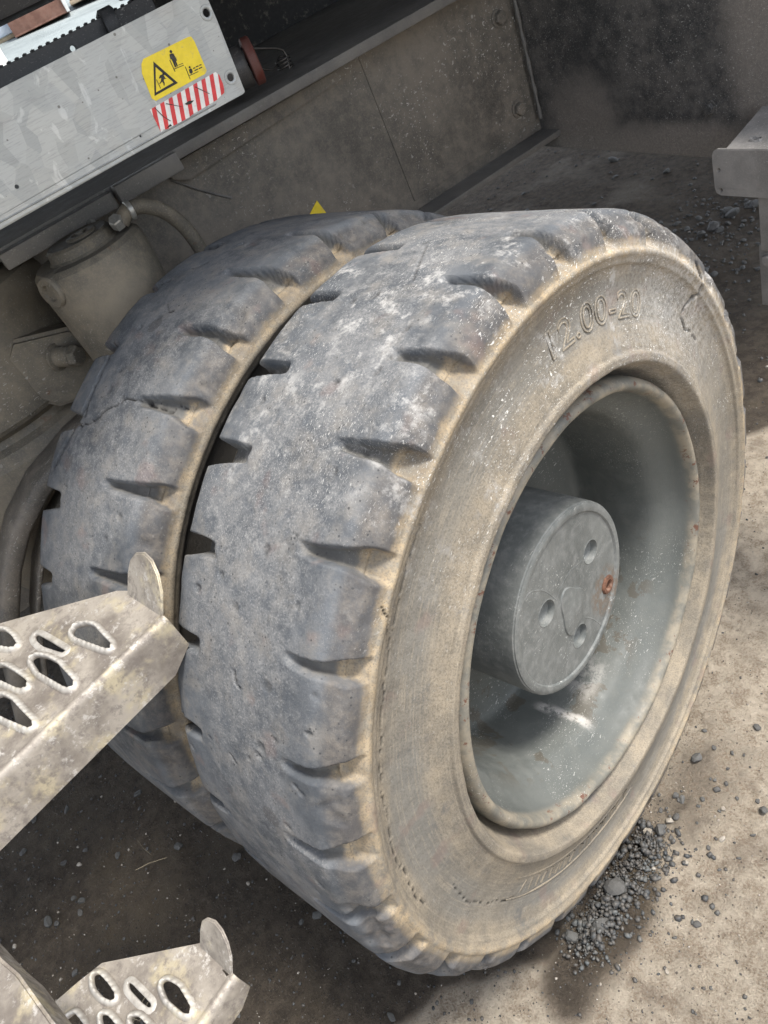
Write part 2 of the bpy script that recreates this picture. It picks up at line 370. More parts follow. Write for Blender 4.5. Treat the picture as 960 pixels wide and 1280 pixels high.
def box(name, x0, x1, y0, y1, z0, z1, mat, parent=None, bev=.003, rot=None, wob=0):
    bm = bmesh.new(); bmesh.ops.create_cube(bm, size=1)
    for v in bm.verts: v.co = Vector(((x0+x1)/2+v.co.x*(x1-x0), (y0+y1)/2+v.co.y*(y1-y0), (z0+z1)/2+v.co.z*(z1-z0)))
    if bev: bmesh.ops.bevel(bm, geom=bm.edges[:], offset=bev, segments=2, affect='EDGES', profile=.6)
    if rot is not None: bmesh.ops.rotate(bm, verts=bm.verts, cent=((x0+x1)/2, (y0+y1)/2, (z0+z1)/2), matrix=rot)
    return auto(from_bm(name, bm, mat, parent), 50)
def basis(d):
    d = Vector(d).normalized(); a = Vector((0, 0, 1)) if abs(d.z) < .9 else Vector((1, 0, 0))
    u = d.cross(a).normalized(); return d, u, d.cross(u)
def lathe(name, c, d, prof, mat, parent=None, seg=48, ang=35, rotz=None, close=True):
    """profile of (distance along axis, radius)"""
    d, u, v = basis(d); c = Vector(c); bm = bmesh.new(); rings = []
    for t, r in prof:
        rings.append([bm.verts.new(c + d*t + (u*math.cos(a)+v*math.sin(a))*r) for a in [2*math.pi*i/seg for i in range(seg)]])
    for A, B in zip(rings, rings[1:]):
        for i in range(seg): bm.faces.new((A[i], A[(i+1) % seg], B[(i+1) % seg], B[i]))
    if close:
        bm.faces.new(rings[0][::-1]); bm.faces.new(rings[-1])
    bmesh.ops.recalc_face_normals(bm, faces=bm.faces)
    return auto(from_bm(name, bm, mat, parent, rotz=rotz), ang)
def hexbolt(name, c, d, r, h, mat, parent, washer=True, rotz=None):
    d, u, v = basis(d); c = Vector(c); bm = bmesh.new()
    def ring(t, r, n, ph=.3): return [bm.verts.new(c + d*t + (u*math.cos(a)+v*math.sin(a))*r) for a in [ph+2*math.pi*i/n for i in range(n)]]
    def skin(R):
        for A, B in zip(R, R[1:]):
            for i in range(len(A)): bm.faces.new((A[i], A[(i+1) % len(A)], B[(i+1) % len(A)], B[i]))
        bm.faces.new(R[-1])
    if washer: skin([ring(-.001, r*1.28, 24), ring(h*.2, r*1.28, 24), ring(h*.22, r*1.2, 24)])
    skin([ring(h*.15, r, 6), ring(h*.88, r, 6), ring(h, r*.86, 6)])
    bmesh.ops.recalc_face_normals(bm, faces=bm.faces)
    return from_bm(name, bm, mat, parent, rotz=rotz)
def tube(name, pts, r, mat, parent=None, seg=10, sub=6, rotz=None):
    P = [Vector(p) for p in pts]; Q = []
    for i in range(len(P)-1):
        a, b, c, d = P[max(i-1, 0)], P[i], P[i+1], P[min(i+2, len(P)-1)]
        for k in range(sub):
            t = k/sub
            Q.append(.5*((2*b)+(c-a)*t+(2*a-5*b+4*c-d)*t*t+(3*b-a-3*c+d)*t**3))
    Q.append(P[-1]); bm = bmesh.new(); rings = []; pu = None
    for i, q in enumerate(Q):
        d = (Q[min(i+1, len(Q)-1)]-Q[max(i-1, 0)]).normalized()
        u = (pu - d*pu.dot(d)).normalized() if pu is not None else basis(d)[1]
        pu = u; v = d.cross(u)
        rr = r(i/(len(Q)-1)) if callable(r) else r
        rings.append([bm.verts.new(q+(u*math.cos(a)+v*math.sin(a))*rr) for a in [2*math.pi*k/seg for k in range(seg)]])
    for A, B in zip(rings, rings[1:]):
        for i in range(seg): bm.faces.new((A[i], A[(i+1) % seg], B[(i+1) % seg], B[i]))
    bm.faces.new(rings[0][::-1]); bm.faces.new(rings[-1])
    bmesh.ops.recalc_face_normals(bm, faces=bm.faces)
    return auto(from_bm(name, bm, mat, parent, rotz=rotz), 60)
def circ2(c, r, n=16): return [(c[0]+r*math.cos(2*math.pi*i/n), c[1]+r*math.sin(2*math.pi*i/n)) for i in range(n)]
def plate(name, outer, holes, to3, th, mat, parent=None, bev=0.0, midx=0, bm=None, finish=True):
    """flat sheet: polygon with holes in 2D, to3(u, v, w) gives the point, thickness th along w from 0 to -th"""
    own = bm is None
    if own: bm = bmesh.new()
    loops = [outer]+list(holes); flatp = [p for l in loops for p in l]
    tris = tessellate_polygon([[Vector((p[0], p[1], 0)) for p in l] for l in loops])
    top = [bm.verts.new(to3(p[0], p[1], 0)) for p in flatp]; bot = [bm.verts.new(to3(p[0], p[1], -th)) for p in flatp]
    fs = []
    for t in tris:
        try: fs.append(bm.faces.new([top[i] for i in t])); fs.append(bm.faces.new([bot[i] for i in reversed(t)]))
        except ValueError: pass
    k = 0
    for l in loops:
        for i in range(len(l)):
            a, b = k+i, k+(i+1) % len(l)
            fs.append(bm.faces.new((top[a], top[b], bot[b], bot[a])))
        k += len(l)
    for f in fs: f.material_index = midx
    if not own: return bm
    bmesh.ops.recalc_face_normals(bm, faces=bm.faces)
    if bev:
        es = [e for e in bm.edges if len(e.link_faces) == 2 and e.calc_face_angle(0) > .8]
        bmesh.ops.bevel(bm, geom=es, offset=bev, segments=2, affect='EDGES')
    if not finish: return bm
    return auto(from_bm(name, bm, mat, parent), 40)
def grid_mesh(name, co, ni, nj, wrap, mat, attrs=None, flip=False):
    """co: (ni*nj,3); i wraps round when wrap"""
    idx = np.arange(ni*nj).reshape(ni, nj)
    a = idx if wrap else idx[:-1]; b = np.roll(idx, -1, 0) if wrap else idx[1:]
    q = np.stack([a[:, :-1], b[:, :-1], b[:, 1:], a[:, 1:]], -1).reshape(-1, 4)
    if flip: q = q[:, ::-1]
    me = bpy.data.meshes.new(name); n = len(q)
    me.vertices.add(ni*nj); me.vertices.foreach_set('co', co.astype(np.float32).ravel())
    me.loops.add(n*4); me.loops.foreach_set('vertex_index', q.astype(np.int32).ravel())
    me.polygons.add(n); me.polygons.foreach_set('loop_start', np.arange(n, dtype=np.int32)*4)
    me.polygons.foreach_set('use_smooth', np.ones(n, bool)); me.update()
    for k, v in (attrs or {}).items():
        at = me.attributes.new(k, 'FLOAT', 'POINT'); at.data.foreach_set('value', v.astype(np.float32).ravel())
    me.materials.append(MAT[mat]); return me

# ------------------------------------------------------------------ ground
def axis(lo, hi, st, far):
    a = list(np.arange(lo, hi, st)); g = st
    while a[-1] < far: g *= 1.16; a.append(a[-1]+g)
    g = st
    while a[0] > -far: g *= 1.16; a.insert(0, a[0]-g)
    return np.array(a)
def ground_h(x, y):
    P = np.stack([x, y, 0*x], -1)
    h = .012*fbm(P, 1.7, 3) + .0045*fbm(P+7, 9, 3) + .0022*fbm(P+3, 38, 3, .6)
    near = sst(.75, .25, np.hypot((x+.3)/1.1, y/.75))
    h = h*(1-.75*near)
    # the two tyres have pressed shallow ruts and squeezed up a rim beside them
    rut = np.exp(-((x+.15)/.16)**4)+np.exp(-((x+.48)/.16)**4)
    h = h - .010*rut*sst(3, .3, np.abs(y)) + .006*np.exp(-((x-.06)/.05)**2)*sst(2.5, .4, np.abs(y))
    t = np.maximum(0, -x-4); return h*sst(14, 5, np.hypot(x, y)) + t*.09*sst(0, 3, t) - .0*x
X = axis(-2.6, 1.25, .0085, 700); Y = axis(-1.7, 2.6, .0085, 700)
gx, gy = np.meshgrid(X, Y, indexing='ij')
gz = ground_h(gx, gy)
P = np.stack([gx, gy, 0*gx], -1)
# wet clay under and behind the machine, darkened to paint its shade; bright sand beside
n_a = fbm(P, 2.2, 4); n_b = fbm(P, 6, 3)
bx = np.interp(gy, [-1.7, -.9, -.48, -.34, -.1, .3, .9, 1.3, 2.6], [-.34, -.32, -.14, -.035, -.03, -.12, -.30, -.10, .9])  # mud edge follows the tyre's shadow edge, painted into the ground
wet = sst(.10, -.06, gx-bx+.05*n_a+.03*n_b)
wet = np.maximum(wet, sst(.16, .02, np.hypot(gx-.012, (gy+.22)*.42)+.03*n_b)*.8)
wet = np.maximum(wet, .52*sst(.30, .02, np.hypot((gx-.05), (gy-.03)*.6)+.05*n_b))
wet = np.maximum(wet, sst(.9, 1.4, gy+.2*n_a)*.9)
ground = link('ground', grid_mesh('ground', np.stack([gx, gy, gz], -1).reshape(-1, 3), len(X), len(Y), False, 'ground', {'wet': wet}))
tag(ground, kind='structure')

# ------------------------------------------------------------------ the machine
mach = bpy.data.objects.new('wheeled_excavator', None); COL.objects.link(mach)
mach.rotation_euler.z = YAW
tag(mach, 'grey wheeled excavator with dusty twin solid tyres and galvanised steps on muddy ground', 'excavator')

# ---- tyres
def resample(pts, st):
    P = np.array(pts, float)
    for _ in range(2):
        Q = [P[0]]
        for a, b in zip(P, P[1:]): Q += [a*.75+b*.25, a*.25+b*.75]
        Q.append(P[-1]); P = np.array(Q)
    d = np.r_[0, np.cumsum(np.hypot(*(P[1:]-P[:-1]).T))]
    s = np.linspace(0, d[-1], int(d[-1]/st)+1)
    return np.c_[np.interp(s, d, P[:, 0]), np.interp(s, d, P[:, 1])]
def seg_dist(px, py, pts):
    D = np.full(px.shape, 9.)
    for (ax, ay), (bx, by) in zip(pts, pts[1:]):
        vx, vy = bx-ax, by-ay; L2 = vx*vx+vy*vy+1e-12
        t = np.clip(((px-ax)*vx+(py-ay)*vy)/L2, 0, 1)
        D = np.minimum(D, np.hypot(px-ax-t*vx, py-ay-t*vy))
    return D
def make_tyre(name, prof, N, st, R, xo, xi, pitch_n, th_o, th_i, oend, iend, seed, mat, ridge_r, cracks, zc, cuts, lumps=1.0):
    r_ = np.random.RandomState(seed)
    pr = resample(prof, st); n = len(pr)
    tg = np.gradient(pr, axis=0); tg /= np.hypot(*tg.T)[:, None]
    nx, nr = -tg[:, 1], tg[:, 0]               # profile runs inboard -> over the tread -> outboard
    if nr[n//2] < 0: nx, nr = -nx, -nr
    th = np.linspace(0, 2*np.pi, N, endpoint=False)
    TH, J = np.meshgrid(th, np.arange(n), indexing='ij')
    x = pr[J, 0]; r = pr[J, 1]; NX = nx[J]; NR = nr[J]
    ang = lambda t, rr: np.stack([x, -rr*np.sin(t), rr*np.cos(t)], -1)
    Q = ang(TH, r)
    dp = 2*np.pi/pitch_n
    jit = r_.uniform(-1, 1, (8, pitch_n))
    tread = sst(R-.038, R-.014, r)
    disp = np.zeros_like(x); gr = np.zeros_like(x)
    mid = (xo+xi)/2
    for side, th0, end in ((1, th_o, oend), (0, th_i, iend)):
        k = np.floor((TH-math.radians(th0))/dp+.5); kk = (k % pitch_n).astype(int)
        sgn = 1 if side else -1; s0 = 4*(1-side)
        # distance inwards from the groove end, positive towards the open side
        into = (x-end-.012*jit[s0, kk])*sgn
        open_ = sst(0, abs((xo if side else xi)-end), into)
        du = (TH-math.radians(th0)-k*dp)*R - .003*jit[s0+1, kk] + .006*open_*(1 if side else -1) + .0016*fbm(Q, 18, 2)
        w_ = ((.0046 if side else .0074)+.0052*open_+.0055*sst(R-.004, R-.022, r))*(1+.22*jit[s0+2, kk])
        soft = np.where(du < 0, .0046, .0080)
        cr = 1-sst(0, 1, (np.abs(du)-w_)/soft+.35)
        lo = ridge_r+.003
        ext = sst(-.004, .013, into+.004*fbm(Q+9, 60, 2))*np.where((x-mid)*sgn > 0, 1, 0)*sst(lo, lo+.020, r)
        dep = ((.0125 if side else .0190)+.011*open_)*(1+.15*jit[s0+3, kk])
        disp -= cr*ext*dep; gr = np.maximum(gr, cr*ext)
    # every lug worn a little differently; the rubber sags and wanders
    kf = (TH/dp-th_o/360*pitch_n); lug = np.interp(kf % pitch_n, np.arange(pitch_n+1), np.r_[jit[3], jit[3][0]])
    disp += tread*(.0011*lug + .0007*fbm(Q, 6, 2) + .00022*fbm(Q, 45, 3))*lumps
    disp += (1-tread)*(.0010*fbm(Q, 9, 3) + .0004*fbm(Q, 60, 3))
    # ragged shoulder edges
    sh = np.exp(-((r-(R-.016))/.012)**2)
    disp -= sh*np.maximum(0, fbm(Q, 20, 3)-.22)*.016*lumps
    disp -= tread*sst(.0, .5, gr*(1-gr)*4)*np.maximum(0, fbm(Q+31, 30, 2)-.1)*.005
    disp += sh*.0016*fbm(Q, 14, 2)
    dark = np.zeros_like(x)
    Uo = TH*R
    # pits, chips and short cuts in the tread
    for _ in range(cuts):
        a = r_.uniform(0, 2*math.pi); xc = r_.uniform(xi+.02, xo-.02); rad = r_.uniform(.0025, .008)
        da = (TH-a+np.pi) % (2*np.pi)-np.pi
        i0 = np.abs(da[:, 0])*R < .05
        dd = np.hypot(da[i0]*R, x[i0]-xc)+.003*fbm(Q[i0], 120, 2)
        g = sst(rad, rad*.35, dd)*tread[i0]; disp[i0] -= g*r_.uniform(.0012, .004); dark[i0] = np.maximum(dark[i0], g*.35)
    for pts, wd, dep, sp in cracks:             # in (theta degrees, coordinate) with sp = 'r' on the wall or 'x' on the tread
        A = [(math.radians(a), b) for a, b in pts]; am = (A[0][0]+A[-1][0])/2
        da = (TH-am+np.pi) % (2*np.pi)-np.pi
        Rr = R if sp == 'x' else np.mean([b for a, b in A])
        c = x if sp == 'x' else r
        wob = .0045*fbm(Q+5, 55, 4)
        D = seg_dist(da*Rr+wob, c+wob*.6, [((a-am)*Rr, b) for a, b in A])
        msk = (tread > .5) if sp == 'x' else ((tread < .6) & (x > mid))
        g = sst(wd, wd*.2, D)*msk; disp -= g*dep; dark = np.maximum(dark, g*.95)
    if name == 'tyre' and xo < -.2: dark = np.maximum(dark, .9*sst(ridge_r-.008, ridge_r-.022, r))  # gap-facing wall toned black: clean rubber plus the painted-in dark slot
    dark = np.maximum(dark, .85*sst(R-.020, R-.045, r)*(x < mid))  # inboard walls blackened likewise for the dark gap
    X_ = x+NX*disp; R_ = r+NR*disp
    co = np.stack([X_, -R_*np.sin(TH), R_*np.cos(TH)+zc], -1)
    skirt = sst(ridge_r-.012, ridge_r+.004, r)*(x > mid)+(x <= mid)*.8
    # groove floors: grey dust toned dark as painted shade
    me = grid_mesh(name, co.reshape(-1, 3), N, n, True, mat, {'tread': sst(R-.047, R-.027, r)*(1-gr*sst(R-.005, R-.017, r)), 'dust_shade': gr*sst(R-.020, R-.006, r), 'bevel': sst(R-.004, R-.012, r)*sst(R-.050, R-.034, r)*(1-gr), 'dark': np.clip(dark, 0, 1), 'skirt': skirt, 'rad': r, 'cen': np.clip(sst(.5, .05, np.abs(x-mid-.01)/(xo-xi)+.22*fbm(Q+2, 10, 3))*(1-gr), 0, 1)})
    if name == 'tyre' and not bpy.data.objects.get('tyre'): pass
    o = bpy.data.objects.new('tyre', me); COL.objects.link(o); o.parent = mach; o.rotation_euler.z = -YAW
    bmc = me
    return o
OUT_PROF = [(-.215, .335), (-.245, .340), (-.262, .37), (-.272, .44), (-.283, .505), (-.287, .532), (-.284, .551), (-.272, .5605), (-.258, .5645), (-.235, .5655), (-.14, .5635),
            (-.05, .5600), (-.034, .5595), (-.0275, .5582), (-.021, .5545), (-.003, .5410), (.0015, .5340), (.0040, .522), (.0050, .5125), (.0052, .5115), (.0068, .5110), (.0072, .5100), (.0070, .5040), (.0066, .5032), (.0050, .5025), (.0030, .4985), (.0022, .4935), (.0017, .4925), (-.0015, .4918), (-.0025, .4905), (-.005, .482), (-.009, .46), (-.006, .43), (.001, .40), (.005, .388), (.0060, .3815), (.0064, .3808), (.0108, .3800), (.0116, .3785), (.0116, .368), (.0108, .3665), (.002, .3635), (-.006, .3615), (-.018, .3555), (-.036, .350), (-.050, .343), (-.055, .33)]
WCZ = .56
outer_cracks = [
    ([(-49.5, .545), (-50.4, .524), (-53.6, .512), (-54.9, .492), (-53.0, .468), (-52.8, .452), (-55.0, .443)], .0036, .018, 'r'),
    ([(-55.0, .443), (-58.5, .447), (-62.5, .4485)], .0016, .010, 'r'),
    ([(30, .480), (40, .479), (53, .4785), (60, .4815), (69.3, .4795), (76, .483), (82, .480), (92, .482)], .0013, .003, 'r'),
    ([(40, .512), (44, .492), (46, .487)], .0015, .004, 'r'),
    ([(96, .44), (106, .45), (120, .441), (133, .444)], .0012, .002, 'r'),
    ([(63.5, -.165), (64.5, -.155)], .002, .003, 'x'), ([(52, -.152), (53.6, -.147), (54.2, -.138)], .002, .004, 'x'),
    ([(-6, -.16), (2, -.12)], .0016, .003, 'x')]
tyre_o = make_tyre('tyre', OUT_PROF, 1900, .0026, .56, .014, -.287, 31, 1.8, 5.4, -.078, -.210, 3, 'tyre', .506, outer_cracks, WCZ, 150)
tag(tyre_o, 'outer solid rubber tyre with tan sidewall and worn blue-grey lugs')
RI = .573
def shift_prof(dx, R):
    out = []
    for x, r in OUT_PROF: out.append((x+dx, r+(R-.56)*(1 if r > .5 else max(0, (r-.35)/.15))))
    return out
inner_cracks = [
    ([(18, -.585), (21, -.570), (25, -.565), (27.5, -.567), (30, -.556)], .003, .006, 'x'),
    ([(27.5, -.567), (31, -.572), (34.5, -.583), (38, -.60)], .0042, .010, 'x'),
    ([(31, -.570), (31.5, -.555), (30, -.53), (27, -.50), (25.5, -.45)], .0022, .004, 'x'),
    ([(2.5, -.55), (1, -.53)], .003, .004, 'x'), ([(10.5, -.52), (12, -.50), (11.6, -.49)], .0016, .003, 'x'),
    ([(25.5, -.45), (26, -.40), (25, -.36)], .0015, .004, 'x')]
tyre_i = make_tyre('tyre', shift_prof(-.3485, RI), 1500, .0034, RI, -.3345, -.6355, 31, 2.8, 7.2, -.448, -.572, 9, 'tyre_in', .526, inner_cracks, WCZ+.008, 90)
tag(tyre_i, 'inner solid rubber tyre of the pair with split blue-grey tread')

# ---- raised lettering on the outer sidewall
def wall_x(r): # outboard sidewall position at radius r
    return float(np.interp(r, [.36, .366, .375, .385, .40, .43, .46, .482, .49], [.006, .0105, .0105, .007, .001, -.006, -.009, -.006, -.001]))
def embossed(chars, name, a0, a1, r0, size, parent, bevel=.0011, off=.0012, flip=False, wscale=1.0):
    c = bpy.data.curves.new('lettering', 'FONT'); c.body = chars; c.size = size/.72; c.fill_mode = 'NONE'; c.bevel_depth = bevel; c.bevel_resolution = 1; c.resolution_u = 4
    c.space_character = 1.05
    tmp = bpy.data.objects.new('lettering', c); COL.objects.link(tmp)
    dg = bpy.context.evaluated_depsgraph_get(); dg.update()
    me = bpy.data.meshes.new_from_object(tmp.evaluated_get(dg)); bpy.data.objects.remove(tmp)
    xs = [v.co.x for v in me.vertices]; x0, x1 = min(xs), max(xs)
    for v in me.vertices:
        t = (v.co.x-x0)/(x1-x0); a = math.radians(a0+(a1-a0)*t); rr = r0+v.co.y*(-1 if flip else 1)
        v.co = Vector((wall_x(rr)+off+v.co.z*.9, rr*math.sin(a), rr*math.cos(a)+WCZ))
    return link(name, me, 'tyre', parent, True)
embossed('12.00-20', 'raised_lettering', 4.5, 34.5, .425, .036, tyre_o, bevel=.0012, off=.0006)

# worn, unreadable raised band low on the sidewall
bm = bmesh.new(); rr_ = random.Random(4)
def wallpt(a, r, h): a = math.radians(a); return (wall_x(r)+h, -r*math.sin(a), r*math.cos(a)+WCZ)
for a, b, r0, r1 in ((119, 172, .4425, .4445), (119, 172, .4065, .4085)):
    n = 60; prev = None
    for i in range(n+1):
        t = a+(b-a)*i/n
        cur = [bm.verts.new(wallpt(t, r, h)) for r, h in ((r0-.001, -.001), (r0, .0013), (r1, .0013), (r1+.001, -.001))]
        if prev:
            for k in range(3): bm.faces.new((prev[k], prev[k+1], cur[k+1], cur[k]))
        prev = cur
for a in [124, 126.6, 129.5, 132.4, 135, 138, 141, 144.4, 147.4, 150.4, 153, 156, 158.5, 161.5, 164.5, 167.5]:
    for q in range(rr_.choice((1, 2, 2))):
        aa = a+q*1.1+rr_.uniform(-.15, .15); sl = rr_.choice((0, 0, .5, -.4)); lo = .414+rr_.uniform(0, .006)*q; hi = .436-rr_.uniform(0, .008)*q
        vs = [bm.verts.new(wallpt(aa+d+(sl if r == hi else 0), r, h)) for r in (lo, hi) for d, h in ((-.38, -.001), (-.22, .0014), (.22, .0014), (.38, -.001))]
        for k in range(3): bm.faces.new((vs[k], vs[k+1], vs[k+5], vs[k+4]))
bmesh.ops.recalc_face_normals(bm, faces=bm.faces)
from_bm('raised_band', bm, 'tyre', tyre_o, True)

# ---- rims
def make_rim(dx, zc, seg=360, deep=True):
    prof = [(-.20, .345), (-.06, .343), (-.03, .345), (-.014, .3445), (-.006, .3425), (.0005, .338), (.0025, .3325), (.000, .3275), (-.006, .3245), (-.016, .3225), (-.030, .3185),
            (-.042, .311), (-.052, .301), (-.062, .292), (-.078, .286), (-.12, .283), (-.19, .281), (-.205, .278), (-.213, .268), (-.218, .23), (-.222, .15)]
    pr = resample(prof, .004); n = len(pr); th = np.linspace(0, 2*np.pi, seg, endpoint=False)
    TH, J = np.meshgrid(th, np.arange(n), indexing='ij'); x = pr[J, 0]; r = pr[J, 1]
    q = np.stack([x, -r*np.sin(TH), r*np.cos(TH)], -1)
    lipm = sst(-.022, -.008, x)*sst(.317, .325, r)
    rn = r - .0012*fbm(q, 8, 3) - .0022*lipm*np.maximum(0, fbm(q, 22, 3)-.25)
    x2 = x+.0012*fbm(q+3, 10, 3)
    co = np.stack([x2+dx, -rn*np.sin(TH), rn*np.cos(TH)+zc], -1)
    bar = sst(-.045, -.07, x)
    # powder: a streak along the bottom of the barrel behind the hub and a smear on the far side of it
    A = np.degrees(TH) % 360
    p1 = sst(2.6, .8, np.abs(A-169-(x+.1)*30))*sst(-.17, -.14, x)*sst(-.045, -.075, x)
    p2 = sst(11, 4, np.abs(A-186+(x+.1)*60))*sst(-.15, -.12, x)*sst(-.07, -.09, x)*.5
    me = grid_mesh('wheel_rim', co.reshape(-1, 3), seg, n, True, 'rim', {'lip': np.clip(lipm, 0, 1), 'barrel': bar, 'powder': np.clip(p1+p2, 0, 1)})
    return me
rim = link('wheel_rim', make_rim(-.006, WCZ), None, mach, True, -YAW)
rim2 = link('wheel_rim', make_rim(-.3545, WCZ+.008, 120), None, mach, True, -YAW)
# ---- hub
HX = -.062
hub = lathe('wheel_hub', (-.24, 0, WCZ), (1, 0, 0), [(-.02, .168), (.004, .168), (.012, .160), (.03, .1575), (.170, .1555), (.1765, .1545), (.178, .1525), (.1765, .1512), (.150, .1508)], 'hub', mach, 128, 30, -YAW)
def yz(y, z, x): return (x, y, z+WCZ)
# face plate of the hub with its recesses
rec = [(.076, .030, .0200), (-.059, .034, .0215), (-.006, -.085, .0205)]
plug = (.095, -.069)
outer = circ2((0, 0), .1515, 96)
holes = [circ2((y, z), r, 28) for y, z, r in rec] + [circ2(plug, .017, 24)]
bm = plate('hub_cover', outer, holes, lambda u, v, w_: (HX+w_, u, v+WCZ), .012, None, finish=False)
# raised rim ring
def ringstrip(bm, c, rs, n, x0, seg0=0, seg1=360):
    prev = None
    for i in range(n+1):
        a = math.radians(seg0+(seg1-seg0)*i/n)
        cur = [bm.verts.new((x0+h, c[0]+r*math.cos(a), c[1]+r*math.sin(a)+WCZ)) for r, h in rs]
        if prev:
            for k in range(len(rs)-1): bm.faces.new((prev[k], prev[k+1], cur[k+1], cur[k]))
        prev = cur
ringstrip(bm, (0, 0), [(.1375, -.001), (.1388, .0012), (.1405, .003), (.1445, .0036), (.149, .0034), (.1525, .0015), (.1535, -.003)], 120, HX)
for y, z, r in rec:
    ringstrip(bm, (y, z), [(r*1.12, -.0005), (r*1.0, .0006), (r*.96, -.002), (r*.9, -.010), (r*.62, -.014), (0.0003, -.015)], 28, HX)
# cast central tri-lobe boss and thin ribs
lob = []
for i in range(72):
    a = 2*math.pi*i/72
    lob.append((-.002+(.040+.006*math.cos(3*(a-1.9)))*math.cos(a)*.85, -.020+(.040+.006*math.cos(3*(a-1.9)))*math.sin(a)*1.15))
def clear(p): return all(math.hypot(p[0]-y, p[1]-z) > r*1.15 for y, z, r in rec)
lo2 = []
for p in lob:
    for y, z, r in rec:
        d = math.hypot(p[0]-y, p[1]-z)
        if d < r*1.2: p = (y+(p[0]-y)/d*r*1.2, z+(p[1]-z)/d*r*1.2)
    lo2.append(p)
cen = (sum(p[0] for p in lo2)/72, sum(p[1] for p in lo2)/72)
prev = None; R3 = []
for f, h in ((1.0, -.0006), (.955, .0022), (.80, .0030), (.5, .0042), (.32, .0055), (.12, .0060)):
    R3.append([bm.verts.new((HX+h, cen[0]+(p[0]-cen[0])*f, cen[1]+(p[1]-cen[1])*f+WCZ)) for p in lo2])
for A, B in zip(R3, R3[1:]):
    for i in range(72): bm.faces.new((A[i], A[(i+1) % 72], B[(i+1) % 72], B[i]))
bm.faces.new(R3[-1])
bmesh.ops.recalc_face_normals(bm, faces=bm.faces)
cov = auto(from_bm('hub_cover', bm, 'hub', hub), 35)
def rib(pts, r=.0022): return tube('cast_rib', [(HX-.0017, y, z+WCZ) for y, z in pts], r, 'hub', hub, 8, 5)
rib([(-.094, .098), (-.076, .100), (-.049, .074), (-.030, .032)]); rib([(-.030, .032), (-.014, .040), (.015, .046), (.052, .034)])
rib([(-.026, -.055), (-.041, -.076), (-.066, -.122)]); rib([(.018, -.066), (.036, -.092), (.052, -.128)])
lathe('drain_plug', (HX-.004, plug[0], plug[1]+WCZ), (1, 0, 0), [(0, .0168), (.005, .0168), (.0075, .015), (.0078, .010), (.0055, .0085), (.001, .008)], 'rust', hub, 32, 25, close=True)

# ---- chassis: side web, flanges, plates (chassis frame)
XP = lambda x0: (lambda u, v, w_: (x0+w_, u, v))       # sheet facing +x, u = y, v = z
YP = lambda y0: (lambda u, v, w_: (u, y0-w_, v))       # sheet facing -y, u = x, v = z
web = plate('chassis_side_plate', [(-1.6, .60), (.05, .62), (.20, .80), (.48, .872), (.90, .872), (.90, 1.222), (-1.6, 1.222)], [], XP(-.95), .014, 'frame', mach)
def box_grid(name, x0, x1, y0, y1, z0, z1, mat, parent, **k): return box(name, x0, x1, y0, y1, z0, z1, mat, parent, **k)
top = box('chassis_top_flange', -3.2, -.872, -1.7, 1.02, 1.224, 1.244, 'flange', mach, .003)
lowf = box('chassis_bottom_flange', -1.02, -.885, .34, .895, .856, .870, 'flange', mach, .003)
# weld seam running under the flange and a stiffener strip on the web
tube('weld_seam', [(-.947, y, 1.220+.0015*math.sin(y*60)) for y in np.linspace(-1.5, .44, 40)], .005, 'flange', web, 6, 2)
lip = plate('stiffener_strip', [(-.02, 1.212), (-.02, 1.19), (.01, 1.175), (.40, 1.193), (.40, 1.214)], [], XP(-.936), .013, 'frame', web, bev=.002)
# a thin old scratch line / seam on the web
tube('weld_seam', [(-.949, -.02, 1.19), (-.949, .02, 1.15), (-.949, .075, 1.105)], .0025, 'flange', web, 6, 4)
bolted = plate('bolted_plate', [(.475, .893), (.875, .899), (.868, 1.222), (.46, 1.2225)], [], XP(-.9490), .0005, 'frame', mach, bev=.0015)
for y, z in ((.832, 1.140), (.826, .945)): hexbolt('bolt', (-.9488, y, z), (1, 0, 0), .0145, .016, 'frame', bolted)
tube('weld_bead', [(-.933+.001*math.sin(z*300), .8755, z) for z in np.linspace(.90, 1.50, 46)], lambda t: .0046+.0010*math.sin(t*70), 'flange', bolted, 7, 2)
cross = plate('cross_plate', [(-1.05, .832), (-.48, .806), (.02, .785), (.02, 1.6), (-1.05, 1.6)], [], YP(.884), .016, 'cross', mach, bev=.002)
hexbolt('bolt', (-.458, .884, .905), (0, -1, 0), .011, .010, 'cross', cross)
hexbolt('bolt', (.30, .884, .905), (0, -1, 0), .011, .010, 'cross', cross)

# ---- foot step on the right
fs = plate('foot_step', [(-.317+.012, .828), (-.314, .832), (-.317, .842), (-.317, .900), (-.313, .908), (-.305, .912), (.32, .912), (.32, .828)],
           [circ2((-.305, .875), .0035, 10), circ2((-.304, .838), .0035, 10)], YP(.70), .006, 'footstep', mach, bev=.0012)
hl = []
for i in range(16):
    for j in range(4):
        if (i+j) % 2: continue
        cx_ = -.255+.035*i; cyy = .735+.035*j
        if cx_ < -.30+ (cyy-.70)*-.0 : continue
        hl.append([(cx_+.009*math.cos(t)*1, cyy+.0045*math.sin(t)) for t in [2*math.pi*k/10 for k in range(10)]])
tt = plate('step_top', [(-.290, .706), (-.335, .868), (.31, .868), (.31, .706)], hl, lambda u, v, w_: (u, v, .911+w_), .005, 'footstep', fs)
for h in hl:
    c = (sum(p[0] for p in h)/10, sum(p[1] for p in h)/10)
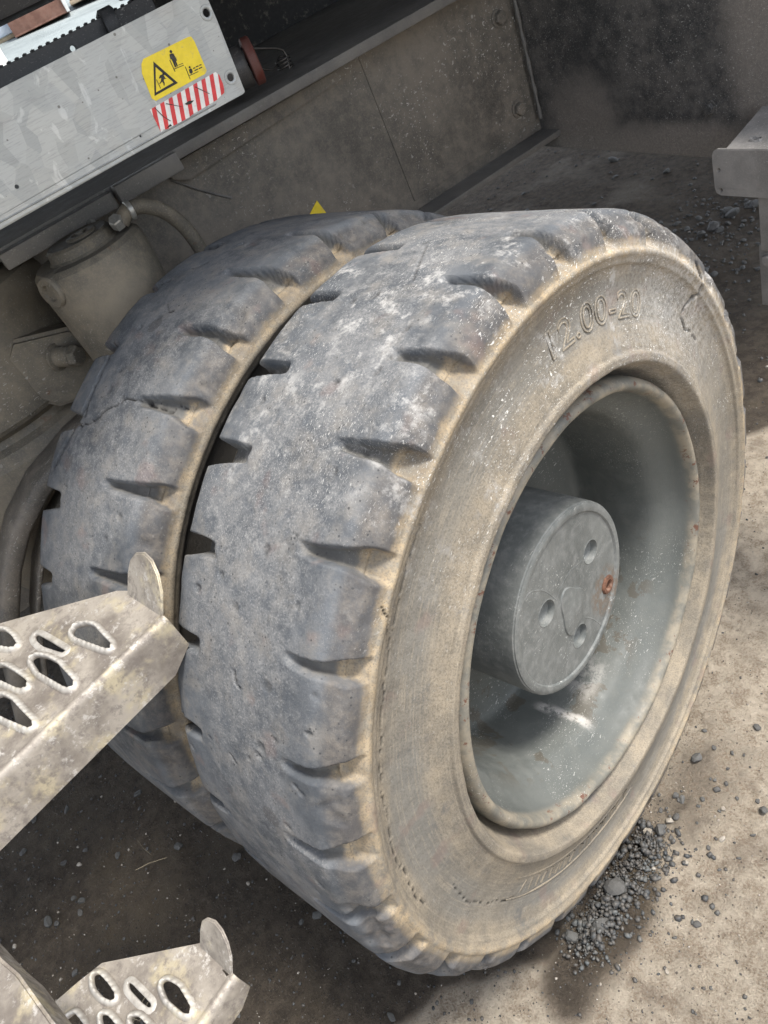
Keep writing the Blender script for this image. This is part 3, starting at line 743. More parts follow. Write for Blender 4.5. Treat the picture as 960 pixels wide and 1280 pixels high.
for h in hl:
    bm = bmesh.new(); A = [bm.verts.new((p[0], p[1], .9108)) for p in h]; c = Vector((sum(p[0] for p in h)/10, sum(p[1] for p in h)/10, 0))
    B = [bm.verts.new((c.x+(p[0]-c.x)*1.22, c.y+(p[1]-c.y)*1.3, .9140+.0015*(k % 2))) for k, p in enumerate(h)]
    D = [bm.verts.new((c.x+(p[0]-c.x)*1.5, c.y+(p[1]-c.y)*1.7, .9108)) for p in h]
    for U, V_ in ((A, B), (B, D)):
        for i in range(10): bm.faces.new((U[i], U[(i+1) % 10], V_[(i+1) % 10], V_[i]))
    from_bm('serrated_collar', bm, 'footstep', fs)
box('step_leg', -.240, -.10, .712, .722, .722, .829, 'footstep', fs, .002)
box('step_leg', -.252, -.10, .722, .736, .60, .726, 'footstep', fs, .002)
hexbolt('bolt', (-.232, .722, .700), (0, -1, 0), .011, .010, 'footstep', fs)

# ---- galvanised guard panel
PX = -.55
pout = [(-.95, 1.3130), (-.25, 1.3095), (.030, 1.3075), (.0345, 1.3095), (.040, 1.400), (.0405, 1.438), (.036, 1.4425), (-.95, 1.4425)]
ph = [circ2((.0231, 1.3332), .0052, 16), circ2((.0300, 1.4135), .0058, 16), circ2((-.3160, 1.3420), .0028, 10), circ2((-.1356, 1.3239), .0016, 8), circ2((-.62, 1.342), .003, 10)]
panel = plate('guard_panel', pout, ph, XP(PX), .004, 'galv', mach, bev=.0006)
flg = box('folded_edge', PX-.030, PX-.0045, -.95, .036, 1.3075, 1.3110, 'galv', panel, .001)
tube('folded_edge', [(PX+.0004, -.95, 1.3185), (PX+.0004, -.25, 1.3155), (PX+.0004, -.015, 1.3135)], .0012, 'galv', panel, 6, 3)
rg_ = [(.0098, 0), (.0092, .0009), (.0070, .0010), (.0054, .0004), (.0050, -.003)]
for (y, z) in ((.0231, 1.3332), (.0300, 1.4135)):
    prev = None; bm = bmesh.new()
    for i in range(25):
        a = 2*math.pi*i/24; cur = [bm.verts.new((PX+h, y+r*math.cos(a), z+r*math.sin(a))) for r, h in rg_]
        if prev:
            for k in range(len(rg_)-1): bm.faces.new((prev[k], prev[k+1], cur[k+1], cur[k]))
        prev = cur
    bmesh.ops.recalc_face_normals(bm, faces=bm.faces); from_bm('hole_ring', bm, 'galv', panel)
# warning label
STICK = [(-0.081, 1.4008), (-0.0097, 1.3992), (-0.0055, 1.3981), (-0.0039, 1.3913), (-0.0059, 1.3545), (-0.0105, 1.3519), (-0.0926, 1.3518), (-0.0962, 1.3565), (-0.0922, 1.3872), (-0.0869, 1.3967)]
st = plate('warning_sticker', STICK, [], XP(PX+.0007), .0006, 'yellow', panel)
tag(st, 'yellow warning label with black falling-person triangle')
TRI_O = [(-0.0702, 1.3931), (-0.0524, 1.3579), (-0.0911, 1.3576)]; TRI_I = [(-0.071, 1.3864), (-0.0578, 1.361), (-0.087, 1.3604)]
RUN = [(-0.0705, 1.3757), (-0.0663, 1.3754), (-0.0656, 1.3699), (-0.0642, 1.3685), (-0.0676, 1.3697), (-0.0696, 1.3678), (-0.0694, 1.3655), (-0.0716, 1.3626), (-0.0725, 1.3633), (-0.0717, 1.3657), (-0.0721, 1.3681), (-0.0762, 1.3668), (-0.077, 1.3676), (-0.0732, 1.3694), (-0.0706, 1.3725), (-0.0738, 1.3726), (-0.0735, 1.3737)]
MAN = [(-0.0451, 1.3916), (-0.0423, 1.3915), (-0.0394, 1.3907), (-0.0388, 1.3834), (-0.0394, 1.3809), (-0.0405, 1.3817), (-0.0405, 1.3841), (-0.0415, 1.3752), (-0.0433, 1.3752), (-0.0428, 1.3823), (-0.0441, 1.3751), (-0.0463, 1.3755), (-0.0456, 1.3832), (-0.0457, 1.3862), (-0.0469, 1.3855), (-0.0459, 1.39)]
KID = [(-0.0293, 1.3656), (-0.0263, 1.3659), (-0.0249, 1.3644), (-0.0257, 1.3606), (-0.0293, 1.3598), (-0.0304, 1.3618)]
quads = [[(-0.0783, 1.3733), (-0.0775, 1.3733), (-0.0779, 1.362), (-0.0788, 1.3619)], [(-0.0487, 1.386), (-0.0478, 1.3859), (-0.0483, 1.3712), (-0.0493, 1.3711)],
         [(-0.0481, 1.3747), (-0.0329, 1.3734), (-0.0331, 1.3726), (-0.0481, 1.3738)], [(-0.0404, 1.3763), (-0.033, 1.3757), (-0.0331, 1.375), (-0.0405, 1.3756)],
         [(-0.0327, 1.3707), (-0.0318, 1.3706), (-0.0333, 1.3547), (-0.0342, 1.3548)], [(-0.0324, 1.3596), (-0.0178, 1.3586), (-0.0179, 1.3579), (-0.0324, 1.3587)]]
bm = bmesh.new(); T3 = XP(PX+.0011)
plate('', TRI_O, [TRI_I], T3, .0004, None, bm=bm)
for pl in [RUN, MAN, KID, circ2((-.0652, 1.3752), .0017, 10), circ2((-.0414, 1.3936), .0019, 10), circ2((-.0268, 1.3676), .0014, 10)]+quads: plate('', pl, [], T3, .0004, None, bm=bm)
for i, (y0, y1, z) in enumerate(((-.0231, -.0195, 1.3636), (-.0183, -.0140, 1.3637), (-.0128, -.0093, 1.3634), (-.0226, -.0168, 1.3607), (-.0155, -.0100, 1.3603))):
    plate('', [(y0, z), (y1, z-.0002), (y1, z+.0011), (y0, z+.0013)], [], T3, .0004, None, bm=bm)
bmesh.ops.recalc_face_normals(bm, faces=bm.faces); from_bm('warning_symbols', bm, 'ink', panel)
# hazard tape: slanted red and white bars
def clip_poly(p, a, b, c):   # keep a*x+b*y<=c
    out = []
    for i in range(len(p)):
        P1, P2 = p[i], p[(i+1) % len(p)]; d1 = a*P1[0]+b*P1[1]-c; d2 = a*P2[0]+b*P2[1]-c
        if d1 <= 0: out.append(P1)
        if d1*d2 < 0: t = d1/(d1-d2); out.append((P1[0]+(P2[0]-P1[0])*t, P1[1]+(P2[1]-P1[1])*t))
    return out
TAPE = [(-0.1061, 1.3462), (0.0052, 1.348), (0.0082, 1.3424), (0.0078, 1.3316), (0.006, 1.325), (0.0039, 1.3206), (-.012, 1.3172), (-.055, 1.3162), (-.060, 1.3150), (-0.098, 1.3158), (-.102, 1.3175), (-0.1072, 1.3155)]
tape = plate('hazard_tape', TAPE, [], XP(PX+.0007), .0006, 'twhite', panel)
tag(tape, 'red and white striped hazard tape')
bm = bmesh.new(); k = .36; per = .01385
for i in range(-4, 9):
    u0 = -.1085+i*per+.0
    p = clip_poly(TAPE, 1, -k, u0+per*.47-k*1.3315); p = clip_poly(p, -1, k, -(u0)+k*1.3315) if len(p) > 2 else p
    if len(p) > 2: plate('', p, [], T3, .0004, None, bm=bm)
bmesh.ops.recalc_face_normals(bm, faces=bm.faces); from_bm('red_stripe', bm, 'tred', panel)
bm = bmesh.new(); T4 = XP(PX+.0014)
for pl in ([(-.0575, 1.3322), (-.050, 1.3330), (-.0425, 1.3305), (-.050, 1.3285), (-.0555, 1.3300)], [(-.0995, 1.3455), (-.0985, 1.3455), (-.093, 1.331), (-.0865, 1.322), (-.088, 1.3225), (-.0945, 1.3315)],
           [(-.082, 1.3430), (-.0812, 1.3437), (-.063, 1.3312), (-.0635, 1.3308)], [(-.033, 1.3440), (-.032, 1.3445), (-.017, 1.3285), (-.0175, 1.328)], [(-.098, 1.3170), (-.090, 1.3195), (-.0885, 1.3165)]):
    plate('', pl, [], T4, .0003, None, bm=bm)
bmesh.ops.recalc_face_normals(bm, faces=bm.faces); from_bm('scuff_mark', bm, 'ink', panel)

# ---- dark angle bar with beaded rubber edge behind the panel
bar = plate('edge_bar', [(-1.3, 1.425), (.02, 1.430), (.02, 1.4615), (-1.3, 1.4615)], [circ2((-.122, 1.4435), .0042, 12)], XP(-.70), .006, 'rubber', mach, bev=.001)
bm = bmesh.new()
y = -1.1
while y < .0:
    c = Vector((-.703, y, 1.4622)); bmesh.ops.create_icosphere(bm, subdivisions=1, radius=1, matrix=Matrix.Translation(c) @ Matrix.Diagonal((.005, .0042, .0022, 1)))
    y += .0125
from_bm('rubber_edge', bm, 'rubber', bar)
def strap(name, pts, wv, th, mat, parent):
    bm = bmesh.new(); prev = None; wv = Vector(wv)
    Pp = [Vector(p) for p in pts]
    for i, p in enumerate(Pp):
        d = (Pp[min(i+1, len(Pp)-1)]-Pp[max(i-1, 0)]).normalized(); n = d.cross(wv).normalized()*th
        cur = [bm.verts.new(p+wv/2+n/2), bm.verts.new(p-wv/2+n/2), bm.verts.new(p-wv/2-n/2), bm.verts.new(p+wv/2-n/2)]
        if prev:
            for k in range(4): bm.faces.new((prev[k], prev[(k+1) % 4], cur[(k+1) % 4], cur[k]))
        else: bm.faces.new(cur)
        prev = cur
    bm.faces.new(prev[::-1]); bmesh.ops.recalc_face_normals(bm, faces=bm.faces)
    bmesh.ops.bevel(bm, geom=[e for e in bm.edges if len(e.link_faces) == 2 and e.calc_face_angle(0) > 1], offset=th*.2, segments=1, affect='EDGES')
    return auto(from_bm(name, bm, mat, parent), 50)
strap('rubber_strap', [(-.692, -.055, 1.430), (-.690, -.055, 1.450), (-.697, -.052, 1.464), (-.712, -.050, 1.468), (-.74, -.048, 1.462)], (0, .022, 0), .005, 'rubber', bar)

# ---- upper structure: dark beam at the top left and black boxes filling the shaded void by the belly
box('underside_beam', -1.02, -.84, -2.6, .02, 1.512, 1.64, 'dark', mach, .006)
belly = plate('belly_shade_box', [(-1.72, .32), (-1.72, 2.4), (-2.4, 2.4), (-2.4, .56)], [], lambda u, v, w_: (u, v, 1.798+w_), .552, 'void', mach, bev=.01)  # dark box added to fill the shaded void behind the deck
box('belly_shade_plate', -1.80, -1.45, .30, 2.4, 1.50, 1.56, 'void', mach, .012)  # black plate continuing the painted dark of the void
lathe('hydraulic_line_clamp', (-.98, .085, 1.500), (0, 1, 0), [(-.02, .030), (.0, .034), (.03, .034), (.05, .028)], 'rubber', mach, 28)
tube('hydraulic_hose', [(-1.05, .08, 1.56), (-1.0, .085, 1.50), (-.98, .14, 1.468), (-.98, .25, 1.462), (-1.0, .5, 1.48)], .020, 'rubber', mach, 14)
shade_slab = box('upper_body_shade_slab', -3.4, -.17, -3.4, 6.5, 1.80, 2.9, 'dark', mach, .03)  # unseen slab added overhead, its edges and length set to cast shade
# hinge arm with red end and a spring clip lying on the flange
lathe('hinge_arm', (-.905, .205, 1.300), (.35, .94, 0), [(-.05, .030), (-.046, .036), (-.004, .036), (0, .034)], 'dark', mach, 40)
lathe('hinge_boss', (-.898, .218, 1.302), (.35, .94, 0), [(-.011, .038), (-.009, .041), (.004, .041), (.007, .038), (.0075, .020)], 'red', mach, 40)
pts = []
cx0, cy0, cz0 = -.915, .282, 1.272
for i in range(0, 57):
    a = 2*math.pi*i/16; pts.append((cx0+.014*math.cos(a), cy0+.014*math.sin(a)*1.0, cz0-.010+.0058*i/16))
tube('spring_clip', [(-.90, .205, 1.328), (-.90, .245, 1.312), (-.903, .285, 1.293)]+pts[:1]+pts+[(-.905, .25, 1.272), (-.90, .205, 1.300)], .0021, 'wire', mach, 7, 3)

# ---- suspension cylinder, its fittings and hose
CX, CY = -.735, -.262
cyl = lathe('suspension_cylinder', (CX, CY, .62), (0, 0, 1), [(0, .072), (.02, .080), (.25, .085), (.50, .095), (.555, .098), (.575, .095), (.583, .086), (.5835, .062), (.587, .058), (.600, .056), (.604, .052)], 'axle', mach, 72, 28)
lathe('port_cap', (CX+.012, CY+.006, 1.218), (0, 0, 1), [(0, .026), (.008, .026), (.0105, .023), (.0105, .016), (.007, .014), (.006, .008), (.012, .006)], 'axle', cyl, 36, 28)
lathe('side_port', (CX+.040, CY-.078, 1.180), (.45, -.9, .05), [(-.03, .026), (.010, .026), (.014, .023), (.014, .014), (.010, .012), (.004, .011)], 'axle', cyl, 36, 28)
hexbolt('hose_fitting', (CX+.045, CY+.062, 1.212), (.5, -.2, .8), .0115, .020, 'zinc', cyl, False)
tube('hose', [(CX+.045, CY+.066, 1.216), (CX+.045, CY+.085, 1.226), (CX+.045, CY+.110, 1.222), (CX+.04, CY+.140, 1.195), (CX+.03, CY+.160, 1.150), (CX+.02, CY+.168, 1.08), (CX, CY+.17, .98)], .0125, 'axle', cyl, 14)
lathe('hose_clip', (CX+.045, CY+.088, 1.2255), (0, 1, -.05), [(-.004, .0135), (-.003, .0155), (.004, .0155), (.005, .0135)], 'zinc', cyl, 20)
# clamp bar on the flange above the cylinder
b1 = box('clamp_bar', -.862, -.836, -.375, -.155, 1.212, 1.240, 'flange', mach, .004)
b2 = box('clamp_bar', -.852, -.824, -.150, -.020, 1.214, 1.246, 'flange', mach, .004)
hexbolt('clamp_bolt', (-.835, -.212, 1.216), (.75, -.3, -.5), .008, .026, 'zinc', b1, False)

# ---- axle housing with drum, bolt lug and mudguard strap
ax = lathe('axle_housing', (-1.02, -.535, .20), (0, 0, 1), [(.0, .14), (.30, .15), (.42, .20), (.52, .235), (.66, .242), (.74, .235), (.762, .222), (.770, .205), (.782, .200), (.790, .212), (.797, .224), (.806, .230), (.86, .232), (.98, .230), (1.0, .222), (1.012, .20)], 'axle', mach, 96, 25)
lathe('axle_tube', (-.70, -.46, .56), (1, .30, 0), [(-1.6, .11), (-.2, .11), (-.02, .13), (.0, .13), (.03, .12)], 'axle', mach, 48)
lp = [(-.445, 1.125), (-.352, 1.095), (-.330, 1.065), (-.325, .985), (-.345, .955), (-.445, .985), (-.468, 1.01), (-.475, 1.10)]
lug = plate('mounting_lug', lp, [], XP(-.800), .05, 'axle', mach, bev=.007)
lathe('bolt_shank', (-.800, -.398, 1.063), (.8, .6, -.12), [(0, .024), (.004, .024), (.006, .0185), (.034, .0180), (.036, .0160)], 'axle', lug, 32, 25)
hexbolt('bolt_head', (-.772, -.377, 1.0588), (.8, .6, -.12), .0185, .018, 'axle', lug, False)
strap('mudguard_strap', [(-.74, -.90, .46), (-.74, -.82, .62), (-.74, -.745, .745), (-.74, -.685, .820), (-.74, -.625, .875), (-.74, -.555, .915), (-.74, -.46, .945), (-.74, -.40, .955)], (.085, 0, 0), .034, 'frame', mach)
strap('mudguard_strap', [(-.745, -.86, .43), (-.745, -.78, .59), (-.745, -.71, .71), (-.745, -.65, .785), (-.745, -.59, .838), (-.745, -.50, .885), (-.745, -.42, .905)], (.070, 0, 0), .010, 'frame', mach)
# small yellow marker on the web just behind the tyres
mk = plate('yellow_marker', [(.208, .990), (.246, 1.012), (.256, .975), (.20, .955)], [], XP(-.9475), .0012, 'yellow', mach)

# ---- ladder steps (near, lower left)
def ladder_step(z, out, holes, slot, front_a, front_b, drop, lug0, lug1, lugh, lean):
    T = lambda u, v, w_: (u, v, z+w_)
    bm = plate('', out, holes+[slot], T, .004, None, finish=False)
    o = auto(from_bm('step_tread', bm, 'step', mach), 40)
    # serrated collars drawn up round the holes
    for h in holes:
        bm = bmesh.new(); ed = []
        c = Vector((sum(p[0] for p in h)/len(h), sum(p[1] for p in h)/len(h)))
        if len(h) < 8 and False: continue
        # resample outline densely
        H = [];
        for i in range(len(h)):
            a = Vector(h[i]); b = Vector(h[(i+1) % len(h)]); n = max(2, int((b-a).length/.0022))
            for k in range(n): H.append(a.lerp(b, k/n))
        for _ in range(6): H = [(H[i-1]+H[i]*2+H[(i+1) % len(H)])/4 for i in range(len(H))]
        sm = max((p-c).length for p in H)
        hh = .0048 if (sm > .02 and holes.index(h) != 1) else .0015
        R_ = []
        for off, zz, in ((-.0004, -.003), (-.0002, hh*.8), (.0014, hh), (.0032, hh*.7), (.0066, .0009), (.0078, -.001)):
            ring = []
            for k, p in enumerate(H):
                t = (H[(k+1) % len(H)]-H[k-1]).normalized(); nrm = Vector((t.y, -t.x))
                if nrm.dot(p-c) < 0: nrm = -nrm
                q = p+nrm*off; s_ = (1+.15*(1 if k % 4 < 2 else -1)) if zz > .001 else 1
                ring.append(bm.verts.new((q.x, q.y, z+zz*s_))); ed.append(1.0 if zz > hh*.5 else 0)
            R_.append(ring)
        for A, B in zip(R_, R_[1:]):
            for i in range(len(A)): bm.faces.new((A[i], A[(i+1) % len(A)], B[(i+1) % len(A)], B[i]))
        bmesh.ops.recalc_face_normals(bm, faces=bm.faces)
        me = bpy.data.meshes.new('serrated_collar'); bm.to_mesh(me); bm.free()
        at = me.attributes.new('edge', 'FLOAT', 'POINT'); at.data.foreach_set('value', ed)
        link('serrated_collar', me, 'step', o, True)
    # folded front plate hanging from the front edge
    a = Vector(front_a); b = Vector(front_b); d = (b-a).normalized(); nn = Vector((-d.y, d.x)); 
    if nn.x < 0: nn = -nn
    prof = [(-.006, .0002), (-.002, .0022), (.001, .0022), (.0045, .0), (.006, -.004), (.0065, -.008), (.0065, -drop), (.0035, -drop), (.0030, -.006), (-.004, -.0042)]
    bm = bmesh.new(); L_ = (b-a).length; n = 14; prev = None
    for i in range(n+1):
        p = a.lerp(b, i/n); cut = 0
        cur = []
        for off, zz in prof:
            zf = zz
            if i == 0 and zz < -drop*.5: zf = zz+drop*.28
            if i == 0: pass
            q = p+nn*off - (d*.010 if False else Vector((0, 0))); cur.append(bm.verts.new((q.x+lean*(-zf), q.y, z+zf)))
        if prev:
            for k in range(len(prof)): bm.faces.new((prev[k], prev[(k+1) % len(prof)], cur[(k+1) % len(prof)], cur[k]))
        else: bm.faces.new(cur)
        prev = cur
    bm.faces.new(prev[::-1]); bmesh.ops.recalc_face_normals(bm, faces=bm.faces)
    auto(from_bm('front_edge_plate', bm, 'step', o), 40)
    # upturned rounded end lug
    A = Vector(lug0); B = Vector(lug1); c = (A+B)/2; h = lugh; wd = (B-A).length/2
    uu = (B-A).normalized(); pts = [(-wd, -.002), (-wd*1.02, h*.45), (-wd*.93, h*.70), (-wd*.62, h*.90), (-wd*.15, h*1.0), (wd*.30, h*.93), (wd*.68, h*.72), (wd*.92, h*.42), (wd, -.002)]
    back = Vector((-uu.y, uu.x)); 
    if back.y < 0: back = -back
    T2 = lambda u, v, w_: (c.x+uu.x*u+back.x*(w_+v*.62), c.y+uu.y*u+back.y*(w_+v*.62), z+v*.78)
    plate('end_lug', pts, [], T2, .004, 'step', o, bev=.0012)
    return o
U_H = [[(-0.2085, -0.5942), (-0.2161, -0.5878), (-0.2049, -0.5742), (-0.1888, -0.5666), (-0.1609, -0.5628), (-0.1354, -0.5582), (-0.1275, -0.5625), (-0.1394, -0.569), (-0.1716, -0.5831), (-0.193, -0.5922)],
 [(-0.2576, -0.6357), (-0.2541, -0.6313), (-0.2236, -0.6204), (-0.1808, -0.6063), (-0.1832, -0.6121), (-0.2203, -0.63), (-0.2428, -0.6357)],
 [(-0.2158, -0.6485), (-0.2145, -0.6415), (-0.1958, -0.6294), (-0.1719, -0.6205), (-0.1452, -0.6155), (-0.1191, -0.6104), (-0.1119, -0.6141), (-0.1196, -0.6217), (-0.1468, -0.6319), (-0.1798, -0.6443)],
 [(-0.3299, -0.6829), (-0.3101, -0.6674), (-0.2837, -0.6596), (-0.255, -0.6558), (-0.2578, -0.6642), (-0.2806, -0.6783), (-0.3054, -0.6897)],
 [(-0.2544, -0.6943), (-0.2386, -0.6793), (-0.2075, -0.6674), (-0.1772, -0.6575), (-0.1659, -0.6611), (-0.1754, -0.6704), (-0.207, -0.6845), (-0.2369, -0.6998)],
 [(-0.1952, -0.7032), (-0.189, -0.6903), (-0.1665, -0.6803), (-0.1345, -0.6726), (-0.103, -0.6642), (-0.0971, -0.6693), (-0.1155, -0.6788), (-0.1386, -0.6905), (-0.1732, -0.7065)]]
U_OUT = [(-.1200, -.4948), (-.2106, -.5144), (-.226, -.5255), (-.345, -.6900), (-.345, -.95), (-.0195, -.95)]
ladder_step(.95, U_OUT, U_H, [(-0.1439, -0.498), (-0.1412, -0.4955), (-0.124, -0.4962), (-0.124, -0.4985)], (-.1188, -.4947), (-.0185, -.955), .066, (-.2060, -.5135), (-.1235, -.4935), .062, 0)
L_H = [[(-0.0842, -0.8407), (-0.0774, -0.8316), (-0.0534, -0.8233), (-0.0336, -0.8191), (-0.029, -0.8247), (-0.0475, -0.8371), (-0.068, -0.8434)],
 [(-0.04, -0.8032), (-0.035, -0.7988), (0.0111, -0.7828), (0.0131, -0.7871), (-0.002, -0.7948), (-0.0308, -0.8044)],
 [(-0.0065, -0.7664), (-0.004, -0.7582), (0.0166, -0.7468), (0.0491, -0.742), (0.0565, -0.7462), (0.0471, -0.7541), (0.0171, -0.7661)],
 [(-0.0600, -0.9000), (-0.0579, -0.873), (-0.0335, -0.8646), (-0.0137, -0.8697), (-.030, -.890)],
 [(-0.0308, -0.8448), (-0.0206, -0.8349), (0.0103, -0.8249), (0.0155, -0.8334), (-.005, -.846)],
 [(0.0002, -0.8132), (0.0091, -0.8015), (0.0392, -0.791), (0.0402, -0.8004), (.020, -.811)]]
L_OUT = [(0.0530, -0.6850), (-0.0104, -0.7053), (-0.0878, -0.8255), (-.090, -.86), (-0.090, -1.0), (.150, -1.0)]
ladder_step(.60, L_OUT, L_H, [(0.038, -0.6953), (0.040, -0.6925), (0.050, -0.6900), (0.049, -0.6935)], (.0545, -.6845), (.1500, -1.00), .044, (-.0095, -.7045), (.0520, -.6845), .050, 0)
# side rail of the ladder at the very corner
srl = plate('ladder_side_rail', [(-.1305, -.8765), (-.0176, -.8331), (.0144, -.8182), (.097, -.7924), (.1692, -.7689), (.1436, -.8273), (.0265, -.8928)], [], lambda u, v, w_: (u, v, .80+w_), .045, 'step', mach, bev=.003)

# ------------------------------------------------------------------ stones and debris
def stone_mesh(name, seed, mat, flatn, sub=2, sharp=True):
    bm = bmesh.new(); bmesh.ops.create_icosphere(bm, subdivisions=sub, radius=1)
    r_ = random.Random(seed); cuts = [Vector((r_.gauss(0, 1), r_.gauss(0, 1), r_.gauss(0, .7))).normalized() for _ in range(7)]
    ds = [r_.uniform(.5, .85) for _ in cuts]
    for v in bm.verts:
        for n, d in zip(cuts, ds):
            t = v.co.dot(n)-d
            if t > 0: v.co -= n*t
        v.co *= 1+r_.uniform(-.05, .05); v.co.z *= flatn
    me = bpy.data.meshes.new(name); bm.to_mesh(me); bm.free(); me.materials.append(MAT[mat]); return me
SL = [stone_mesh('stone', i, 'slate', .65) for i in range(7)]
PL = [stone_mesh('pebble', 20+i, 'pale', .7) for i in range(5)]
rs = random.Random(11)
def gh(x, y): return float(ground_h(np.array([x]), np.array([y]))[0])
def put(mesh, name, x, y, s, label, group=None, cat='stone', sink=.35):
    o = bpy.data.objects.new(name, mesh); COL.objects.link(o)
    o.scale = (s*rs.uniform(.8, 1.25), s*rs.uniform(.7, 1.1), s*rs.uniform(.7, 1.1)); o.rotation_euler = (rs.uniform(-.4, .4), rs.uniform(-.4, .4), rs.uniform(0, 6.28))
    o.location = (x, y, gh(x, y)+s*sink); tag(o, label, cat, group); return o
# distinct ones beside the outer tyre
put(SL[0], 'stone', .012, -.205, .021, 'largest angular grey stone pressed against the bottom of the outer tyre', sink=.5)
put(PL[0], 'pebble', .018, -.082, .0115, 'round banded brown pebble beside the outer tyre, above the gravel heap', sink=.6)
put(SL[1], 'stone', .036, -.070, .0125, 'blue-green stone touching the banded brown pebble by the outer tyre', sink=.6)
put(PL[1], 'pebble', .042, -.045, .0085, 'small yellowish pebble just past the blue-green stone by the tyre', sink=.6)
put(SL[2], 'stone', -.018, -.315, .016, 'dark slate lump at the lower left end of the gravel heap', sink=.5)
put(SL[3], 'stone', .018, -.272, .016, 'round dark slate stone in the lower middle of the gravel heap', sink=.5)
put(SL[4], 'stone', .036, .095, .010, 'shiny dark round pebble alone on the sand right of the tyre', sink=.6)
put(SL[5], 'stone', .175, .050, .011, 'dark stone near the right edge of the photo on rippled sand', sink=.6)
def under_tyre(x, y): return -.66 < x < -.01 and abs(y) < .24
cnt = 0
spots = []
def scatter(n, fx, smin, smax, meshes, name, label, group, sink=.3):
    k = 0
    while k < n:
        x, y = fx()
        if under_tyre(x, y): continue
        put(rs.choice(meshes), name, x, y, smin*(smax/smin)**(rs.random()**1.6), label, group, sink=sink); k += 1
scatter(34, lambda: (rs.gauss(.085, .045), rs.gauss(.0, .10)), .0035, .0085, SL, 'stone', 'small blue-grey stone on the damp sand right of the outer tyre', 'stones on the sand beside the outer tyre')
scatter(8, lambda: (rs.gauss(.10, .05), rs.gauss(-.04, .12)), .003, .007, PL, 'pebble', 'small pale pebble on the damp sand right of the outer tyre', 'pale pebbles beside the outer tyre')
scatter(80, lambda: (rs.uniform(-1.5, -.1), rs.uniform(-1.25, -.45)), .0045, .0150, SL, 'stone', 'small dark stone in the shaded mud between the steps and the tyres', 'dark stones in the shaded mud by the steps')
scatter(26, lambda: (rs.uniform(-1.4, -.1), rs.uniform(-1.2, -.45)), .0035, .0085, PL, 'pebble', 'small pale pebble in the shaded mud between the steps and the tyres', 'pale pebbles in the shaded mud by the steps')
scatter(90, lambda: (rs.gauss(-.80, .14), rs.gauss(2.15, .28)) if rs.random() < .55 else (rs.uniform(-2.2, -.25), rs.uniform(1.1, 3.3)), .009, .030, SL, 'stone', 'dark stone on the muddy ground beyond the tyres under the cross plate', 'dark stones behind the tyres')
scatter(14, lambda: (rs.gauss(-.9, .4), rs.gauss(1.8, .5)), .006, .014, PL, 'pebble', 'pale pebble on the muddy ground beyond the tyres under the cross plate', 'pale pebbles behind the tyres')
# gravel heap squeezed out beside the tyre and scattered grit: nobody could count these
def gravel(name, n, fx, smin, smax, mat, lift=0, kindlabel=None, protos=None):
    V_, F_ = [], []
    base = []
    for p in protos[:4]:
        base.append((np.array([v.co[:] for v in p.vertices]), np.array([f.vertices[:] for f in p.polygons])))
    off = 0; pts = np.array([fx() for _ in range(n)]); hz = ground_h(pts[:, 0], pts[:, 1])
    for i in range(n):
        v, f = base[i % len(base)]; s = smin*(smax/smin)**(rs.random()**2); a = rs.uniform(0, 6.28); b = rs.uniform(-.6, .6)
        ca, sa = math.cos(a), math.sin(a); q = v*s*np.array([rs.uniform(.7, 1.3), rs.uniform(.7, 1.2), 1])
        q = q @ np.array([[ca, sa, 0], [-sa, ca, 0], [0, 0, 1]]) @ np.array([[1, 0, 0], [0, math.cos(b), math.sin(b)], [0, -math.sin(b), math.cos(b)]])
        z = hz[i]+s*.25+(lift(pts[i]) if lift else 0)
        V_.append(q+[pts[i, 0], pts[i, 1], z]); F_.append(f+off); off += len(v)
    V_ = np.concatenate(V_); F_ = np.concatenate(F_)
    me = bpy.data.meshes.new(name); me.vertices.add(len(V_)); me.vertices.foreach_set('co', V_.astype(np.float32).ravel())
    me.loops.add(F_.size); me.loops.foreach_set('vertex_index', F_.astype(np.int32).ravel()); me.polygons.add(len(F_)); me.polygons.foreach_set('loop_start', np.arange(len(F_), dtype=np.int32)*3)
    me.update(); o = link(name, me, mat); return o
S1 = [stone_mesh('grit_grain', 50+i, 'slate', .7, 1) for i in range(4)]
def heap():
    t = rs.random(); return (rs.gauss(.008+.022*t, (.017+.008*t)*(1 if rs.random() < .72 else 2.6)), -.325+.25*t+rs.gauss(0, .018))
g1 = gravel('gravel_heap', 2300, heap, .0011, .0082, 'slate', lambda p: rs.random()*.016*math.exp(-((p[0]-.012)/.028)**2), protos=S1)
tag(g1, 'heap of dark wet gravel squeezed out at the foot of the outer tyre', 'gravel', kind='stuff')
g4 = gravel('gravel_patch', 1500, lambda: (rs.gauss(-.80, .20), rs.gauss(2.2, .40)) if rs.random() < .6 else (rs.uniform(-2.3, -.2), rs.uniform(1.0, 3.3)), .003, .011, 'slate', protos=S1)
tag(g4, 'patches of dark gravel on the shaded ground beyond the tyres', 'gravel', kind='stuff')
g2 = gravel('dark_grit', 11000, lambda: (rs.uniform(-1.9, .05) if rs.random() < .8 else rs.uniform(.05, .5), rs.uniform(-1.3, -.2) if rs.random() < .75 else rs.uniform(-.2, 2.6)), 0.0009, .0048, 'slate', protos=S1)
tag(g2, 'loose dark grit strewn over the muddy ground around the tyres', 'grit', kind='stuff')
g3 = gravel('pale_grit', 4500, lambda: (rs.uniform(-1.7, .6), rs.uniform(-1.3, 1.2)), .0007, .0032, 'pale', protos=S1)
tag(g3, 'loose pale grit strewn over the ground around the tyres', 'grit', kind='stuff')
